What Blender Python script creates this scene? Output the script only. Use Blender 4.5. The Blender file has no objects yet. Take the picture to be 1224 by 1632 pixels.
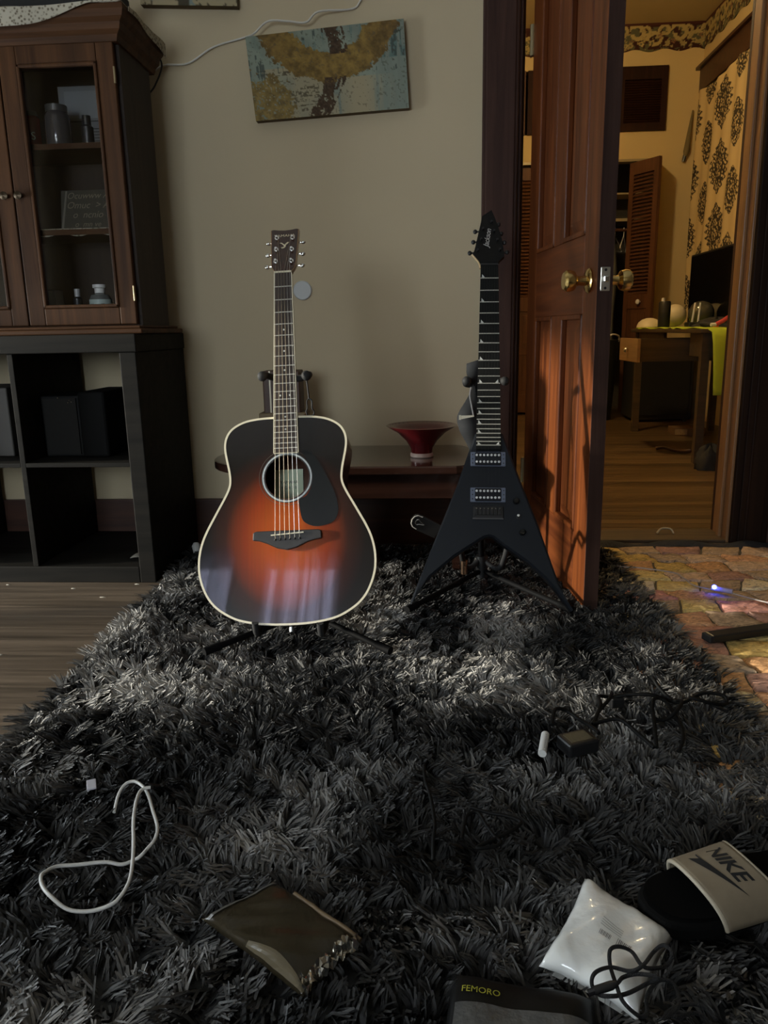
import bpy, bmesh, math, random
import numpy as np
from mathutils import Matrix, Vector
random.seed(7)
rng = np.random.default_rng(11)
SC = bpy.context.scene
COL = SC.collection
R = math.radians

# ------------------------------------------------------------------ camera
PITCH, YAW, ROLL, CAM_H, FOCAL_PX = R(13.3), R(4.0), R(1.1), 0.78, 1226.0
fwd = Vector((-math.sin(YAW) * math.cos(PITCH), math.cos(YAW) * math.cos(PITCH), -math.sin(PITCH)))
rgt0 = Vector((math.cos(YAW), math.sin(YAW), 0))
up0 = rgt0.cross(fwd)
rgt = rgt0 * math.cos(ROLL) - up0 * math.sin(ROLL)
upv = up0 * math.cos(ROLL) + rgt0 * math.sin(ROLL)
cam_data = bpy.data.cameras.new('camera')
cam = bpy.data.objects.new('camera', cam_data)
COL.objects.link(cam)
cam.matrix_world = Matrix(((rgt.x, upv.x, -fwd.x, 0), (rgt.y, upv.y, -fwd.y, 0), (rgt.z, upv.z, -fwd.z, CAM_H), (0, 0, 0, 1)))
cam_data.sensor_fit = 'VERTICAL'
cam_data.sensor_height = 36.0
cam_data.lens = FOCAL_PX / 1632 * 36.0
cam_data.clip_start = 0.02
SC.camera = cam

# ------------------------------------------------------------------ world, daylight, exposure
world = bpy.data.worlds.new('sky')
SC.world = world
world.use_nodes = True
bg = world.node_tree.nodes['Background']
bg.inputs[0].default_value = (0.86, 0.92, 1.0, 1)
bg.inputs[1].default_value = 19.0
def portal(name, loc, rot, sx, sy):
    l = bpy.data.lights.new(name, 'AREA')
    l.shape = 'RECTANGLE'; l.size = sx; l.size_y = sy
    l.cycles.is_portal = True
    o = bpy.data.objects.new(name, l); COL.objects.link(o)
    o.location = loc; o.rotation_euler = rot
    return o
# windows (sky portals, they only guide the sampling of the sky seen through the openings)
portal('sky_portal', (-1.375, -2.2, 1.53), (R(90), 0, 0), 1.25, 1.66)
portal('sky_portal', (-3.34, 1.46, 0.66), (R(90), 0, R(-90)), 1.32, 1.2)
# low sun from the left, through the low side window
sun_d = bpy.data.lights.new('sun', 'SUN'); sun_d.energy = 9.0; sun_d.angle = R(2.5); sun_d.color = (1.0, 0.90, 0.76)
sun = bpy.data.objects.new('sun', sun_d); COL.objects.link(sun)
sun.rotation_euler = Vector((math.cos(R(9.0)) * math.cos(R(7.8)), math.sin(R(9.0)) * math.cos(R(7.8)), -math.sin(R(7.8)))).to_track_quat('-Z', 'Y').to_euler()
SC.view_settings.view_transform = 'Standard'
SC.view_settings.look = 'None'
SC.view_settings.exposure = 0.0
SC.view_settings.gamma = 1.0
SC.view_settings.use_curve_mapping = False
SC.cycles.sample_clamp_indirect = 4.0
SC.cycles.caustics_reflective = False
SC.cycles.caustics_refractive = False
SC.cycles.max_bounces = 8
SC.cycles.diffuse_bounces = 4
SC.cycles.transparent_max_bounces = 12

# ------------------------------------------------------------------ materials
MATS = {}
def mat(name, color, rough=0.5, metal=0.0, spec=0.5, var=0.0, vscale=20.0, bump=0.0, bscale=60.0,
        alpha=1.0, trans=0.0, emit=None, estr=0.0, coat=0.0, sheen=0.0):
    if name in MATS: return MATS[name]
    m = bpy.data.materials.new(name); m.use_nodes = True
    nt = m.node_tree; b = nt.nodes['Principled BSDF']
    b.inputs['Base Color'].default_value = (*color, 1)
    b.inputs['Roughness'].default_value = rough
    b.inputs['Metallic'].default_value = metal
    b.inputs['Specular IOR Level'].default_value = spec
    b.inputs['Alpha'].default_value = alpha
    b.inputs['Transmission Weight'].default_value = trans
    b.inputs['Coat Weight'].default_value = coat
    b.inputs['Coat Roughness'].default_value = 0.05
    b.inputs['Sheen Weight'].default_value = sheen
    if emit:
        b.inputs['Emission Color'].default_value = (*emit, 1); b.inputs['Emission Strength'].default_value = estr
    tc = nt.nodes.new('ShaderNodeTexCoord')
    if var > 0:
        n = nt.nodes.new('ShaderNodeTexNoise'); n.inputs['Scale'].default_value = vscale; n.inputs['Detail'].default_value = 5
        nt.links.new(tc.outputs['Object'], n.inputs['Vector'])
        mx = nt.nodes.new('ShaderNodeMix'); mx.data_type = 'RGBA'
        mx.inputs[6].default_value = tuple(max(0, c * (1 - var)) for c in color) + (1,)
        mx.inputs[7].default_value = tuple(min(1, c * (1 + var)) for c in color) + (1,)
        nt.links.new(n.outputs['Fac'], mx.inputs[0]); nt.links.new(mx.outputs[2], b.inputs['Base Color'])
    if bump > 0:
        n2 = nt.nodes.new('ShaderNodeTexNoise'); n2.inputs['Scale'].default_value = bscale; n2.inputs['Detail'].default_value = 4
        nt.links.new(tc.outputs['Object'], n2.inputs['Vector'])
        bp = nt.nodes.new('ShaderNodeBump'); bp.inputs['Strength'].default_value = bump; bp.inputs['Distance'].default_value = 0.01
        nt.links.new(n2.outputs['Fac'], bp.inputs['Height']); nt.links.new(bp.outputs[0], b.inputs['Normal'])
    MATS[name] = m
    return m

def wood(name, dark, light, axis='z', freq=28.0, stretch=0.06, rough=0.45, coat=0.0, bump=0.15, per_object=0.0, spec=0.5):
    if name in MATS: return MATS[name]
    m = bpy.data.materials.new(name); m.use_nodes = True
    nt = m.node_tree; b = nt.nodes['Principled BSDF']
    tc = nt.nodes.new('ShaderNodeTexCoord'); mp = nt.nodes.new('ShaderNodeMapping')
    s = [freq] * 3; s['xyz'.index(axis)] = freq * stretch
    mp.inputs['Scale'].default_value = s
    n = nt.nodes.new('ShaderNodeTexNoise'); n.inputs['Scale'].default_value = 1.0
    n.inputs['Detail'].default_value = 6; n.inputs['Roughness'].default_value = 0.65; n.inputs['Distortion'].default_value = 0.6
    src = tc.outputs['Object']
    oi = nt.nodes.new('ShaderNodeObjectInfo')
    if per_object > 0:
        ad = nt.nodes.new('ShaderNodeVectorMath'); ad.operation = 'ADD'
        sc_ = nt.nodes.new('ShaderNodeVectorMath'); sc_.operation = 'SCALE'; sc_.inputs[0].default_value = (3.7, 5.1, 4.3)
        nt.links.new(oi.outputs['Random'], sc_.inputs['Scale'])
        nt.links.new(src, ad.inputs[0]); nt.links.new(sc_.outputs[0], ad.inputs[1]); src = ad.outputs[0]
    nt.links.new(src, mp.inputs[0]); nt.links.new(mp.outputs[0], n.inputs['Vector'])
    cr = nt.nodes.new('ShaderNodeValToRGB')
    cr.color_ramp.elements[0].position = 0.32; cr.color_ramp.elements[0].color = (*dark, 1)
    cr.color_ramp.elements[1].position = 0.68; cr.color_ramp.elements[1].color = (*light, 1)
    nt.links.new(n.outputs['Fac'], cr.inputs[0])
    out = cr.outputs[0]
    if per_object > 0:
        hs = nt.nodes.new('ShaderNodeHueSaturation')
        mr = nt.nodes.new('ShaderNodeMapRange'); mr.inputs['To Min'].default_value = 1 - per_object; mr.inputs['To Max'].default_value = 1 + per_object
        nt.links.new(oi.outputs['Random'], mr.inputs['Value']); nt.links.new(mr.outputs[0], hs.inputs['Value'])
        nt.links.new(out, hs.inputs['Color']); out = hs.outputs[0]
    nt.links.new(out, b.inputs['Base Color'])
    b.inputs['Roughness'].default_value = rough; b.inputs['Coat Weight'].default_value = coat; b.inputs['Coat Roughness'].default_value = 0.08
    b.inputs['Specular IOR Level'].default_value = spec
    if bump > 0:
        bp = nt.nodes.new('ShaderNodeBump'); bp.inputs['Strength'].default_value = bump; bp.inputs['Distance'].default_value = 0.003
        nt.links.new(n.outputs['Fac'], bp.inputs['Height']); nt.links.new(bp.outputs[0], b.inputs['Normal'])
    MATS[name] = m
    return m

def vcol_mat(name, rough=0.8, bump=0.0, bscale=300, spec=0.3):
    if name in MATS: return MATS[name]
    m = bpy.data.materials.new(name); m.use_nodes = True
    nt = m.node_tree; b = nt.nodes['Principled BSDF']
    a = nt.nodes.new('ShaderNodeAttribute'); a.attribute_name = 'Col'
    nt.links.new(a.outputs['Color'], b.inputs['Base Color']); b.inputs['Roughness'].default_value = rough
    b.inputs['Specular IOR Level'].default_value = spec
    if bump > 0:
        tc = nt.nodes.new('ShaderNodeTexCoord')
        n2 = nt.nodes.new('ShaderNodeTexNoise'); n2.inputs['Scale'].default_value = bscale
        nt.links.new(tc.outputs['Object'], n2.inputs['Vector'])
        bp = nt.nodes.new('ShaderNodeBump'); bp.inputs['Strength'].default_value = bump; bp.inputs['Distance'].default_value = 0.002
        nt.links.new(n2.outputs['Fac'], bp.inputs['Height']); nt.links.new(bp.outputs[0], b.inputs['Normal'])
    MATS[name] = m
    return m

# ------------------------------------------------------------------ mesh builder
class MB:
    def __init__(s): s.v = []; s.f = []
    def add(s, vs, fs):
        o = len(s.v); s.v += [tuple(map(float, p)) for p in vs]; s.f += [tuple(i + o for i in f) for f in fs]; return s
    def box(s, x0, x1, y0, y1, z0, z1):
        vs = [(x, y, z) for z in (z0, z1) for y in (y0, y1) for x in (x0, x1)]
        return s.add(vs, [(0, 2, 3, 1), (4, 5, 7, 6), (0, 1, 5, 4), (2, 6, 7, 3), (0, 4, 6, 2), (1, 3, 7, 5)])
    def obox(s, c, size, M):
        c = Vector(c); hx, hy, hz = [q / 2 for q in size]
        vs = [c + M @ Vector((x, y, z)) for z in (-hz, hz) for y in (-hy, hy) for x in (-hx, hx)]
        return s.add(vs, [(0, 2, 3, 1), (4, 5, 7, 6), (0, 1, 5, 4), (2, 6, 7, 3), (0, 4, 6, 2), (1, 3, 7, 5)])
    def tube(s, pts, r, n=8, caps=True):
        P = [Vector(p) for p in pts]; m = len(P)
        rr = r if isinstance(r, (list, tuple)) else [r] * m
        T = []
        for i in range(m):
            a = P[max(0, i - 1)]; b = P[min(m - 1, i + 1)]; t = (b - a)
            T.append(t.normalized() if t.length > 1e-9 else Vector((0, 0, 1)))
        u = T[0].orthogonal().normalized(); vs = []
        for i in range(m):
            u = u - T[i] * u.dot(T[i])
            u = u.normalized() if u.length > 1e-6 else T[i].orthogonal().normalized()
            w = T[i].cross(u)
            for k in range(n):
                a = 2 * math.pi * k / n
                vs.append(P[i] + (u * math.cos(a) + w * math.sin(a)) * rr[i])
        fs = [(i * n + k, i * n + (k + 1) % n, (i + 1) * n + (k + 1) % n, (i + 1) * n + k) for i in range(m - 1) for k in range(n)]
        if caps: fs += [tuple(range(n))[::-1], tuple((m - 1) * n + k for k in range(n))]
        return s.add(vs, fs)
    def cyl(s, p0, p1, r0, r1=None, n=16): return s.tube([p0, p1], [r0, r0 if r1 is None else r1], n)
    def lathe(s, prof, c=(0, 0, 0), M=None, n=24, closed=False):
        M = M or Matrix.Identity(3); c = Vector(c); vs = []
        for (r, z) in prof:
            for k in range(n):
                a = 2 * math.pi * k / n; vs.append(c + M @ Vector((r * math.cos(a), r * math.sin(a), z)))
        m = len(prof)
        fs = [(i * n + k, i * n + (k + 1) % n, (i + 1) * n + (k + 1) % n, (i + 1) * n + k) for i in range(m - 1) for k in range(n)]
        if closed: fs += [((m - 1) * n + k, (m - 1) * n + (k + 1) % n, (k + 1) % n, k) for k in range(n)]
        else: fs += [tuple(range(n))[::-1], tuple((m - 1) * n + k for k in range(n))]
        return s.add(vs, fs)
    def prism(s, poly, a, b, plane='xz', inset=0.0):
        # poly: 2D outline; extruded from a to b along the third axis
        n = len(poly)
        def pt(p, h): return {'xz': (p[0], h, p[1]), 'xy': (p[0], p[1], h), 'yz': (h, p[0], p[1])}[plane]
        vs = [pt(p, a) for p in poly] + [pt(p, b) for p in poly]
        fs = [tuple(range(n)), tuple(range(n, 2 * n))[::-1]] + [(i, i + n, (i + 1) % n + n, (i + 1) % n) for i in range(n)]
        return s.add(vs, fs)
    def sphere(s, c, r, n=16, m=10, sc=(1, 1, 1)):
        prof = [(math.sin(math.pi * i / m) * r, -math.cos(math.pi * i / m) * r) for i in range(m + 1)]
        prof[0] = (1e-5, -r); prof[-1] = (1e-5, r)
        M = Matrix.Diagonal(sc)
        return s.lathe(prof, c, M, n)
    def grid(s, fn, nu, nv):
        vs = [fn(i / nu, j / nv) for j in range(nv + 1) for i in range(nu + 1)]
        fs = [(j * (nu + 1) + i, j * (nu + 1) + i + 1, (j + 1) * (nu + 1) + i + 1, (j + 1) * (nu + 1) + i) for j in range(nv) for i in range(nu)]
        return s.add(vs, fs)
    def mesh(s, name):
        me = bpy.data.meshes.new(name); me.from_pydata(s.v, [], s.f); me.update()
        bm = bmesh.new(); bm.from_mesh(me); bmesh.ops.recalc_face_normals(bm, faces=bm.faces); bm.to_mesh(me); bm.free()
        return me

def make(name, mb, m, parent=None, smooth=None, bevel=0.0, solid=0.0, world=False, subsurf=0):
    me = mb.mesh(name) if isinstance(mb, MB) else mb
    me.materials.clear(); me.materials.append(m)
    if smooth is not None:
        for p in me.polygons: p.use_smooth = True
        me.set_sharp_from_angle(angle=R(smooth))
    o = bpy.data.objects.new(name, me); COL.objects.link(o)
    if parent is not None:
        o.parent = parent
        if world: o.matrix_parent_inverse = wm(parent).inverted()
    if solid:
        md = o.modifiers.new('thickness', 'SOLIDIFY'); md.thickness = solid; md.offset = 0
    if bevel:
        md = o.modifiers.new('bevel', 'BEVEL'); md.width = bevel; md.segments = 2; md.limit_method = 'ANGLE'; md.angle_limit = R(40)
    if subsurf:
        md = o.modifiers.new('sub', 'SUBSURF'); md.levels = subsurf; md.render_levels = subsurf
    return o
def wm(o):
    m = o.matrix_basis.copy()
    if o.parent: m = wm(o.parent) @ o.matrix_parent_inverse @ m
    return m
def thing(name, label, cat, loc=(0, 0, 0), rot=None, group=None, kind=None):
    o = bpy.data.objects.new(name, None); COL.objects.link(o); o.empty_display_size = 0.05
    o.location = loc
    if rot is not None: o.rotation_euler = rot
    return tag(o, label, cat, group, kind)
def tag(o, label=None, cat=None, group=None, kind=None):
    if label: o['label'] = label
    if cat: o['category'] = cat
    if group: o['group'] = group
    if kind: o['kind'] = kind
    return o
def struct(name, mb, m, label=None, bevel=0.0, smooth=None):
    o = make(name, mb, m, bevel=bevel, smooth=smooth); o['kind'] = 'structure'
    if label: o['label'] = label
    return o
def struct_empty(name, loc=(0, 0, 0), rot=None, label=None):
    o = bpy.data.objects.new(name, None); COL.objects.link(o); o.location = loc; o.empty_display_size = 0.05
    if rot is not None: o.rotation_euler = rot
    o['kind'] = 'structure'
    if label: o['label'] = label
    return o
def single(name, mb, m, label, cat, group=None, **k): return tag(make(name, mb, m, **k), label, cat, group)
def copy_tree(o, parent=None):
    c = o.copy(); COL.objects.link(c)
    if parent is not None: c.parent = parent
    for ch in o.children: copy_tree(ch, c)
    return c
def text_geo(body, size, shear=0.0, spacing=1.0, bold=0.0):
    cu = bpy.data.curves.new('t', 'FONT'); cu.body = body; cu.size = size; cu.align_x = 'CENTER'; cu.align_y = 'CENTER'
    cu.shear = shear; cu.offset = bold; cu.space_character = spacing; cu.resolution_u = 3
    o = bpy.data.objects.new('t', cu); COL.objects.link(o)
    dg = bpy.context.evaluated_depsgraph_get(); me = bpy.data.meshes.new_from_object(o.evaluated_get(dg))
    vs = [tuple(v.co) for v in me.vertices]; fs = [tuple(p.vertices) for p in me.polygons]
    bpy.data.objects.remove(o); bpy.data.curves.remove(cu); bpy.data.meshes.remove(me)
    return vs, fs
def lettering(name, body, size, m, parent, fn, shear=0.0, spacing=1.0, world=False):
    vs, fs = text_geo(body, size, shear, spacing)
    return make(name, MB().add([fn(v[0], v[1]) for v in vs], fs), m, parent, world=world)
def set_vcol(o, cols):
    a = o.data.color_attributes.new('Col', 'FLOAT_COLOR', 'POINT')
    c = np.ones((len(o.data.vertices), 4), np.float32); c[:, :3] = cols
    a.data.foreach_set('color', c.ravel())
def smooth_path(pts, k=6):
    P = [np.array(p, float) for p in pts]; out = []
    for i in range(len(P) - 1):
        p0 = P[max(0, i - 1)]; p1 = P[i]; p2 = P[i + 1]; p3 = P[min(len(P) - 1, i + 2)]
        for t in np.linspace(0, 1, k, endpoint=False):
            out.append(0.5 * ((2 * p1) + (-p0 + p2) * t + (2 * p0 - 5 * p1 + 4 * p2 - p3) * t * t + (-p0 + 3 * p1 - 3 * p2 + p3) * t ** 3))
    out.append(P[-1])
    return [tuple(map(float, q)) for q in out]
def vnoise(x, y, seed=0, scale=1.0):
    r_ = np.random.default_rng(seed); L = r_.random((64, 64))
    x = np.asarray(x) * scale; y = np.asarray(y) * scale
    i = np.floor(x).astype(int); j = np.floor(y).astype(int); fx = x - i; fy = y - j
    fx = fx * fx * (3 - 2 * fx); fy = fy * fy * (3 - 2 * fy)
    g = lambda a, b: L[a % 64, b % 64]
    return (g(i, j) * (1 - fx) + g(i + 1, j) * fx) * (1 - fy) + (g(i, j + 1) * (1 - fx) + g(i + 1, j + 1) * fx) * fy
def fbm(x, y, seed=0, scale=1.0, o=4):
    s = 0; a = 0.5
    for k in range(o): s = s + a * vnoise(x, y, seed + k, scale * 2 ** k); a *= 0.5
    return s / (1 - 0.5 ** o)
def clamp01(x): return np.clip(x, 0, 1)

# common materials
M_black = mat('black_plastic', (0.012, 0.012, 0.013), 0.4)
M_blackmatte = mat('black_matte', (0.010, 0.010, 0.011), 0.75)
M_metal = mat('black_metal_tube', (0.0035, 0.0035, 0.004), 0.7, 0.0, spec=0.08)
M_chrome = mat('chrome', (0.75, 0.75, 0.75), 0.18, 1.0)
M_brass = mat('brass', (0.75, 0.55, 0.22), 0.2, 1.0)
M_wall = mat('wall_paint', (0.52, 0.435, 0.29), 0.85, var=0.06, vscale=3.0, bump=0.05, bscale=25)
M_yellow = mat('far_room_paint', (0.62, 0.48, 0.24), 0.85, var=0.05, vscale=3.0)
M_white = mat('white_plastic', (0.75, 0.75, 0.74), 0.4)
M_cream = mat('cream_binding', (0.72, 0.66, 0.50), 0.35)
W_trim = wood('dark_trim_wood', (0.028, 0.012, 0.009), (0.065, 0.030, 0.021), 'z', 30, 0.05, 0.55, 0.0, spec=0.2)
W_trimx = wood('dark_trim_wood_long', (0.03, 0.012, 0.008), (0.07, 0.028, 0.016), 'x', 30, 0.05, 0.42, 0.1)
W_door = wood('door_wood', (0.050, 0.012, 0.0035), (0.155, 0.042, 0.010), 'z', 34, 0.045, 0.38, 0.0, spec=0.25)
W_doorx = wood('door_wood_rail', (0.050, 0.012, 0.0035), (0.15, 0.040, 0.010), 'x', 34, 0.045, 0.38, 0.0, spec=0.25)
W_floor = wood('floor_board_wood', (0.060, 0.044, 0.030), (0.20, 0.150, 0.108), 'x', 40, 0.04, 0.42, 0.0, 0.25, 0.3)
W_floor2 = wood('far_floor_board_wood', (0.065, 0.040, 0.019), (0.18, 0.110, 0.050), 'x', 40, 0.04, 0.36, 0.1, 0.25, 0.35)
W_cab = wood('cabinet_wood', (0.030, 0.012, 0.0042), (0.082, 0.034, 0.012), 'z', 30, 0.05, 0.55, 0.0, spec=0.14)
W_closet = wood('closet_door_wood', (0.060, 0.026, 0.013), (0.125, 0.054, 0.028), 'z', 30, 0.06, 0.5, spec=0.3)

# ================================================================== the setting
WY = 2.79          # near face of the wall with the doorway
WT = 0.14          # its thickness
OX0, OX1 = 0.285, 1.055   # door opening
CEIL = 3.19
FX0, FX1, FY0 = -3.2, 2.0, -2.06   # near room
BX0, BX1, BY1 = -0.6, 2.215, 7.2    # far room

fl_ = struct_empty('floor', (0, 0, 0), label='dark worn wooden board floor')
make('subfloor', MB().box(FX0, FX1, FY0, WY, -0.05, -0.012).box(OX0 - 0.1, OX1 + 0.1, WY, WY + WT, -0.05, -0.012), W_floor, fl_)
pm = MB().box(0, FX1 - FX0 - 0.01, 0, 0.0855, -0.012, 0.0).mesh('plank'); pm.materials.append(W_floor)
for k in range(36):
    o = bpy.data.objects.new('plank', pm); COL.objects.link(o); o.parent = fl_; o.location = (FX0 + 0.005, WY - 0.087 * (k + 1), 0)
fl2 = struct_empty('floor_far_room', (0, 0, 0), label='brown strip floor beyond the doorway')
make('subfloor', MB().box(BX0, BX1, WY + WT, BY1 + 0.7, -0.05, -0.012), W_floor2, fl2)
pm2 = MB().box(0, BX1 - BX0 - 0.01, 0, 0.0655, -0.012, 0.0).mesh('plank'); pm2.materials.append(W_floor2)
k = 0
while WY + WT + 0.02 + 0.067 * k < BY1 + 0.6:
    o = bpy.data.objects.new('plank', pm2); COL.objects.link(o); o.parent = fl2; o.location = (BX0 + 0.005, WY + WT + 0.02 + 0.067 * k, 0); k += 1
struct('trim_threshold', MB().box(OX0, OX1, WY - 0.005, WY + WT + 0.015, -0.012, 0.012), wood('threshold_wood', (0.05, 0.032, 0.018), (0.12, 0.08, 0.045), 'x', 40, .05, .5), bevel=0.004)

# wall with the doorway
M_wall2 = M_wall
w = MB().box(FX0 - 0.1, OX0 - 0.015, WY, WY + WT - 0.01, -0.05, CEIL).box(OX1 + 0.015, 2.4, WY, WY + WT - 0.01, -0.05, CEIL).box(OX0 - 0.015, OX1 + 0.015, WY, WY + WT - 0.01, 2.1, CEIL)
struct('wall_back', w, M_wall, 'plain beige plaster wall behind the guitars')
struct('wall_far_near_side', MB().box(BX0 - 0.1, OX0 - 0.015, WY + WT - 0.01, WY + WT, -0.05, CEIL).box(OX1 + 0.015, BX1 + 0.1, WY + WT - 0.01, WY + WT, -0.05, CEIL).box(OX0 - 0.015, OX1 + 0.015, WY + WT - 0.01, WY + WT, 2.1, CEIL), M_yellow)
# near room shell
struct('wall_right', MB().box(FX1, FX1 + 0.1, FY0 - 0.1, WY, -0.05, CEIL), mat('brown_wall_paint', (0.16, 0.12, 0.08), 0.85))
LW = (0.80, 2.12, 0.07, 1.26)  # left window y0,y1,z0,z1
struct('wall_left', MB().box(FX0 - 0.12, FX0, FY0 - 0.1, LW[0], -0.05, CEIL).box(FX0 - 0.12, FX0, LW[1], WY, -0.05, CEIL)
       .box(FX0 - 0.12, FX0, LW[0], LW[1], -0.05, LW[2]).box(FX0 - 0.12, FX0, LW[0], LW[1], LW[3], CEIL), M_wall)
BW = (-2.0, -0.75, 0.70, 2.36)  # half curtained window behind the camera x0,x1,z0,z1
struct('wall_front', MB().box(FX0, BW[0], FY0 - 0.12, FY0, -0.05, CEIL).box(BW[1], FX1, FY0 - 0.12, FY0, -0.05, CEIL)
       .box(BW[0], BW[1], FY0 - 0.12, FY0, -0.05, BW[2]).box(BW[0], BW[1], FY0 - 0.12, FY0, BW[3], CEIL), M_wall)
M_ceil = mat('ceiling_paint', (0.78, 0.76, 0.70), 0.9)
struct('ceiling', MB().box(FX0 - 0.1, FX1 + 0.1, FY0 - 0.1, WY + 0.06, CEIL, CEIL + 0.1), M_ceil)
struct('ceiling_far_room', MB().box(BX0 - 0.1, BX1 + 0.1, WY + 0.06, BY1 + 0.8, CEIL, CEIL + 0.1), mat('far_ceiling_paint', (0.60, 0.50, 0.30), 0.9, var=.04, vscale=4))
# windows
M_frame = mat('window_frame_paint', (0.6, 0.58, 0.52), 0.5)
def glass_mat():
    m = bpy.data.materials.new('window_glass'); m.use_nodes = True; nt = m.node_tree; nt.nodes.clear()
    o = nt.nodes.new('ShaderNodeOutputMaterial'); t = nt.nodes.new('ShaderNodeBsdfTransparent'); g = nt.nodes.new('ShaderNodeBsdfGlossy')
    g.inputs['Roughness'].default_value = 0.02; mx = nt.nodes.new('ShaderNodeMixShader'); mx.inputs[0].default_value = 0.06
    t.inputs[0].default_value = (0.95, 0.97, 0.96, 1)
    nt.links.new(t.outputs[0], mx.inputs[1]); nt.links.new(g.outputs[0], mx.inputs[2]); nt.links.new(mx.outputs[0], o.inputs[0])
    return m
M_pane = glass_mat()
w1 = struct_empty('window_1', ((BW[0] + BW[1]) / 2, FY0 - 0.08, BW[2]))
def W1(n, mb, m): return make(n, mb, m, w1, world=True)
W1('window_frame', MB().box(BW[0], BW[0] + .05, FY0 - .1, FY0 - .05, BW[2], BW[3]).box(BW[1] - .05, BW[1], FY0 - .1, FY0 - .05, BW[2], BW[3])
   .box(BW[0], BW[1], FY0 - .1, FY0 - .05, BW[2], BW[2] + .05).box(BW[0], BW[1], FY0 - .1, FY0 - .05, BW[3] - .05, BW[3]), M_frame)
W1('mullion', MB().box(-1.62, -1.33, FY0 - .11, FY0 - .0, 1.70, BW[3]).box(-1.50, -1.45, FY0 - .11, FY0 - .05, BW[2], 1.70).box(BW[0], BW[1], FY0 - .11, FY0 - .05, 1.68, 1.72), M_frame)
W1('pane', MB().box(BW[0] + .05, -1.50, FY0 - .078, FY0 - .074, BW[2] + .05, BW[3] - .05), M_pane)
W1('pane', MB().box(-1.45, BW[1] - .05, FY0 - .078, FY0 - .074, BW[2] + .05, BW[3] - .05), M_pane)
def side_window(name, Q, mull=()):
    w_ = struct_empty(name, (FX0 - 0.08, (Q[0] + Q[1]) / 2, Q[2]))
    f = 0.045
    make('window_frame', MB().box(FX0 - .1, FX0 - .05, Q[0], Q[0] + f, Q[2], Q[3]).box(FX0 - .1, FX0 - .05, Q[1] - f, Q[1], Q[2], Q[3])
       .box(FX0 - .1, FX0 - .05, Q[0], Q[1], Q[2], Q[2] + f).box(FX0 - .1, FX0 - .05, Q[0], Q[1], Q[3] - f, Q[3]), M_frame, w_, world=True)
    ys = [Q[0] + f] + list(mull) + [Q[1] - f]
    for y in mull: make('mullion', MB().box(FX0 - .1, FX0 - .05, y - .05, y + .05, Q[2], Q[3]), M_frame, w_, world=True)
    for a, b in zip(ys, ys[1:]): make('pane', MB().box(FX0 - .078, FX0 - .074, a, b, Q[2] + f, Q[3] - f), M_pane, w_, world=True)
side_window('window_2', LW, (1.68,))
def sheer(name, tint, tr):
    m = bpy.data.materials.new(name); m.use_nodes = True; nt = m.node_tree; nt.nodes.clear()
    o = nt.nodes.new('ShaderNodeOutputMaterial'); t = nt.nodes.new('ShaderNodeBsdfTransparent'); g = nt.nodes.new('ShaderNodeBsdfTranslucent')
    tc = nt.nodes.new('ShaderNodeTexCoord'); mp = nt.nodes.new('ShaderNodeMapping'); mp.inputs['Scale'].default_value = (14, 0.5, 0.35)
    nz = nt.nodes.new('ShaderNodeTexNoise'); nz.inputs['Scale'].default_value = 1.0; nz.inputs['Detail'].default_value = 3; nz.inputs['Distortion'].default_value = 0.4
    cr = nt.nodes.new('ShaderNodeValToRGB'); e = cr.color_ramp.elements
    e[0].position = 0.40; e[0].color = tuple(c * 0.22 for c in tint) + (1,); e[1].position = 0.56; e[1].color = (*tint, 1)
    nt.links.new(tc.outputs['Object'], mp.inputs[0]); nt.links.new(mp.outputs[0], nz.inputs['Vector']); nt.links.new(nz.outputs['Fac'], cr.inputs[0])
    nt.links.new(cr.outputs[0], t.inputs[0]); nt.links.new(cr.outputs[0], g.inputs[0])
    mx = nt.nodes.new('ShaderNodeMixShader'); mx.inputs[0].default_value = 1 - tr
    nt.links.new(t.outputs[0], mx.inputs[1]); nt.links.new(g.outputs[0], mx.inputs[2]); nt.links.new(mx.outputs[0], o.inputs[0])
    return m
def curtain(x0, x1, label, ph):
    def fn(u, v):
        x = x0 + (x1 - x0) * u
        y = FY0 + 0.07 + 0.028 * math.sin(u * 31 + ph + 0.8 * math.sin(v * 2 + u * 5)) + 0.012 * math.sin(u * 67 + ph * 2)
        return (x + 0.01 * math.sin(v * 3 + u * 20), y, BW[3] + 0.06 - v * 0.72)
    tag(make('curtain_panel', MB().grid(fn, 90, 8), sheer('sheer_curtain', (0.28, 0.265, 0.36), 0.5), smooth=60), label, 'curtain', 'sheer curtains at the window')
curtain(-2.02, -1.60, 'sheer pale curtain on the left of the window behind the viewer', 0.4)
curtain(-1.35, -0.72, 'wide sheer pale curtain on the right of the window behind the viewer', 2.1)

# unseen, added below the camera to shade the rug from the rear window
shade_bed = thing('shade_bed', 'low blanketed mattress under the viewer, added unseen to shade the rug', 'shade_bed', (-0.2, -0.85, 0))
make('shade_bed_frame', MB().box(-1.7, 1.9, -1.0, 0.96, 0.04, 0.16), W_trimx, shade_bed)
make('shade_bed_mattress', MB().box(-1.68, 1.88, -0.98, 0.94, 0.16, 0.30), mat('shade_bed_blanket', (0.06, 0.06, 0.07), 0.9, var=.3), shade_bed, bevel=0.05)
for x in (-1.65, 1.8):
    for y in (-0.98, 0.9): make('leg', MB().box(x, x + .05, y, y + .05, 0, 0.05), W_trimx, shade_bed)

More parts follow.
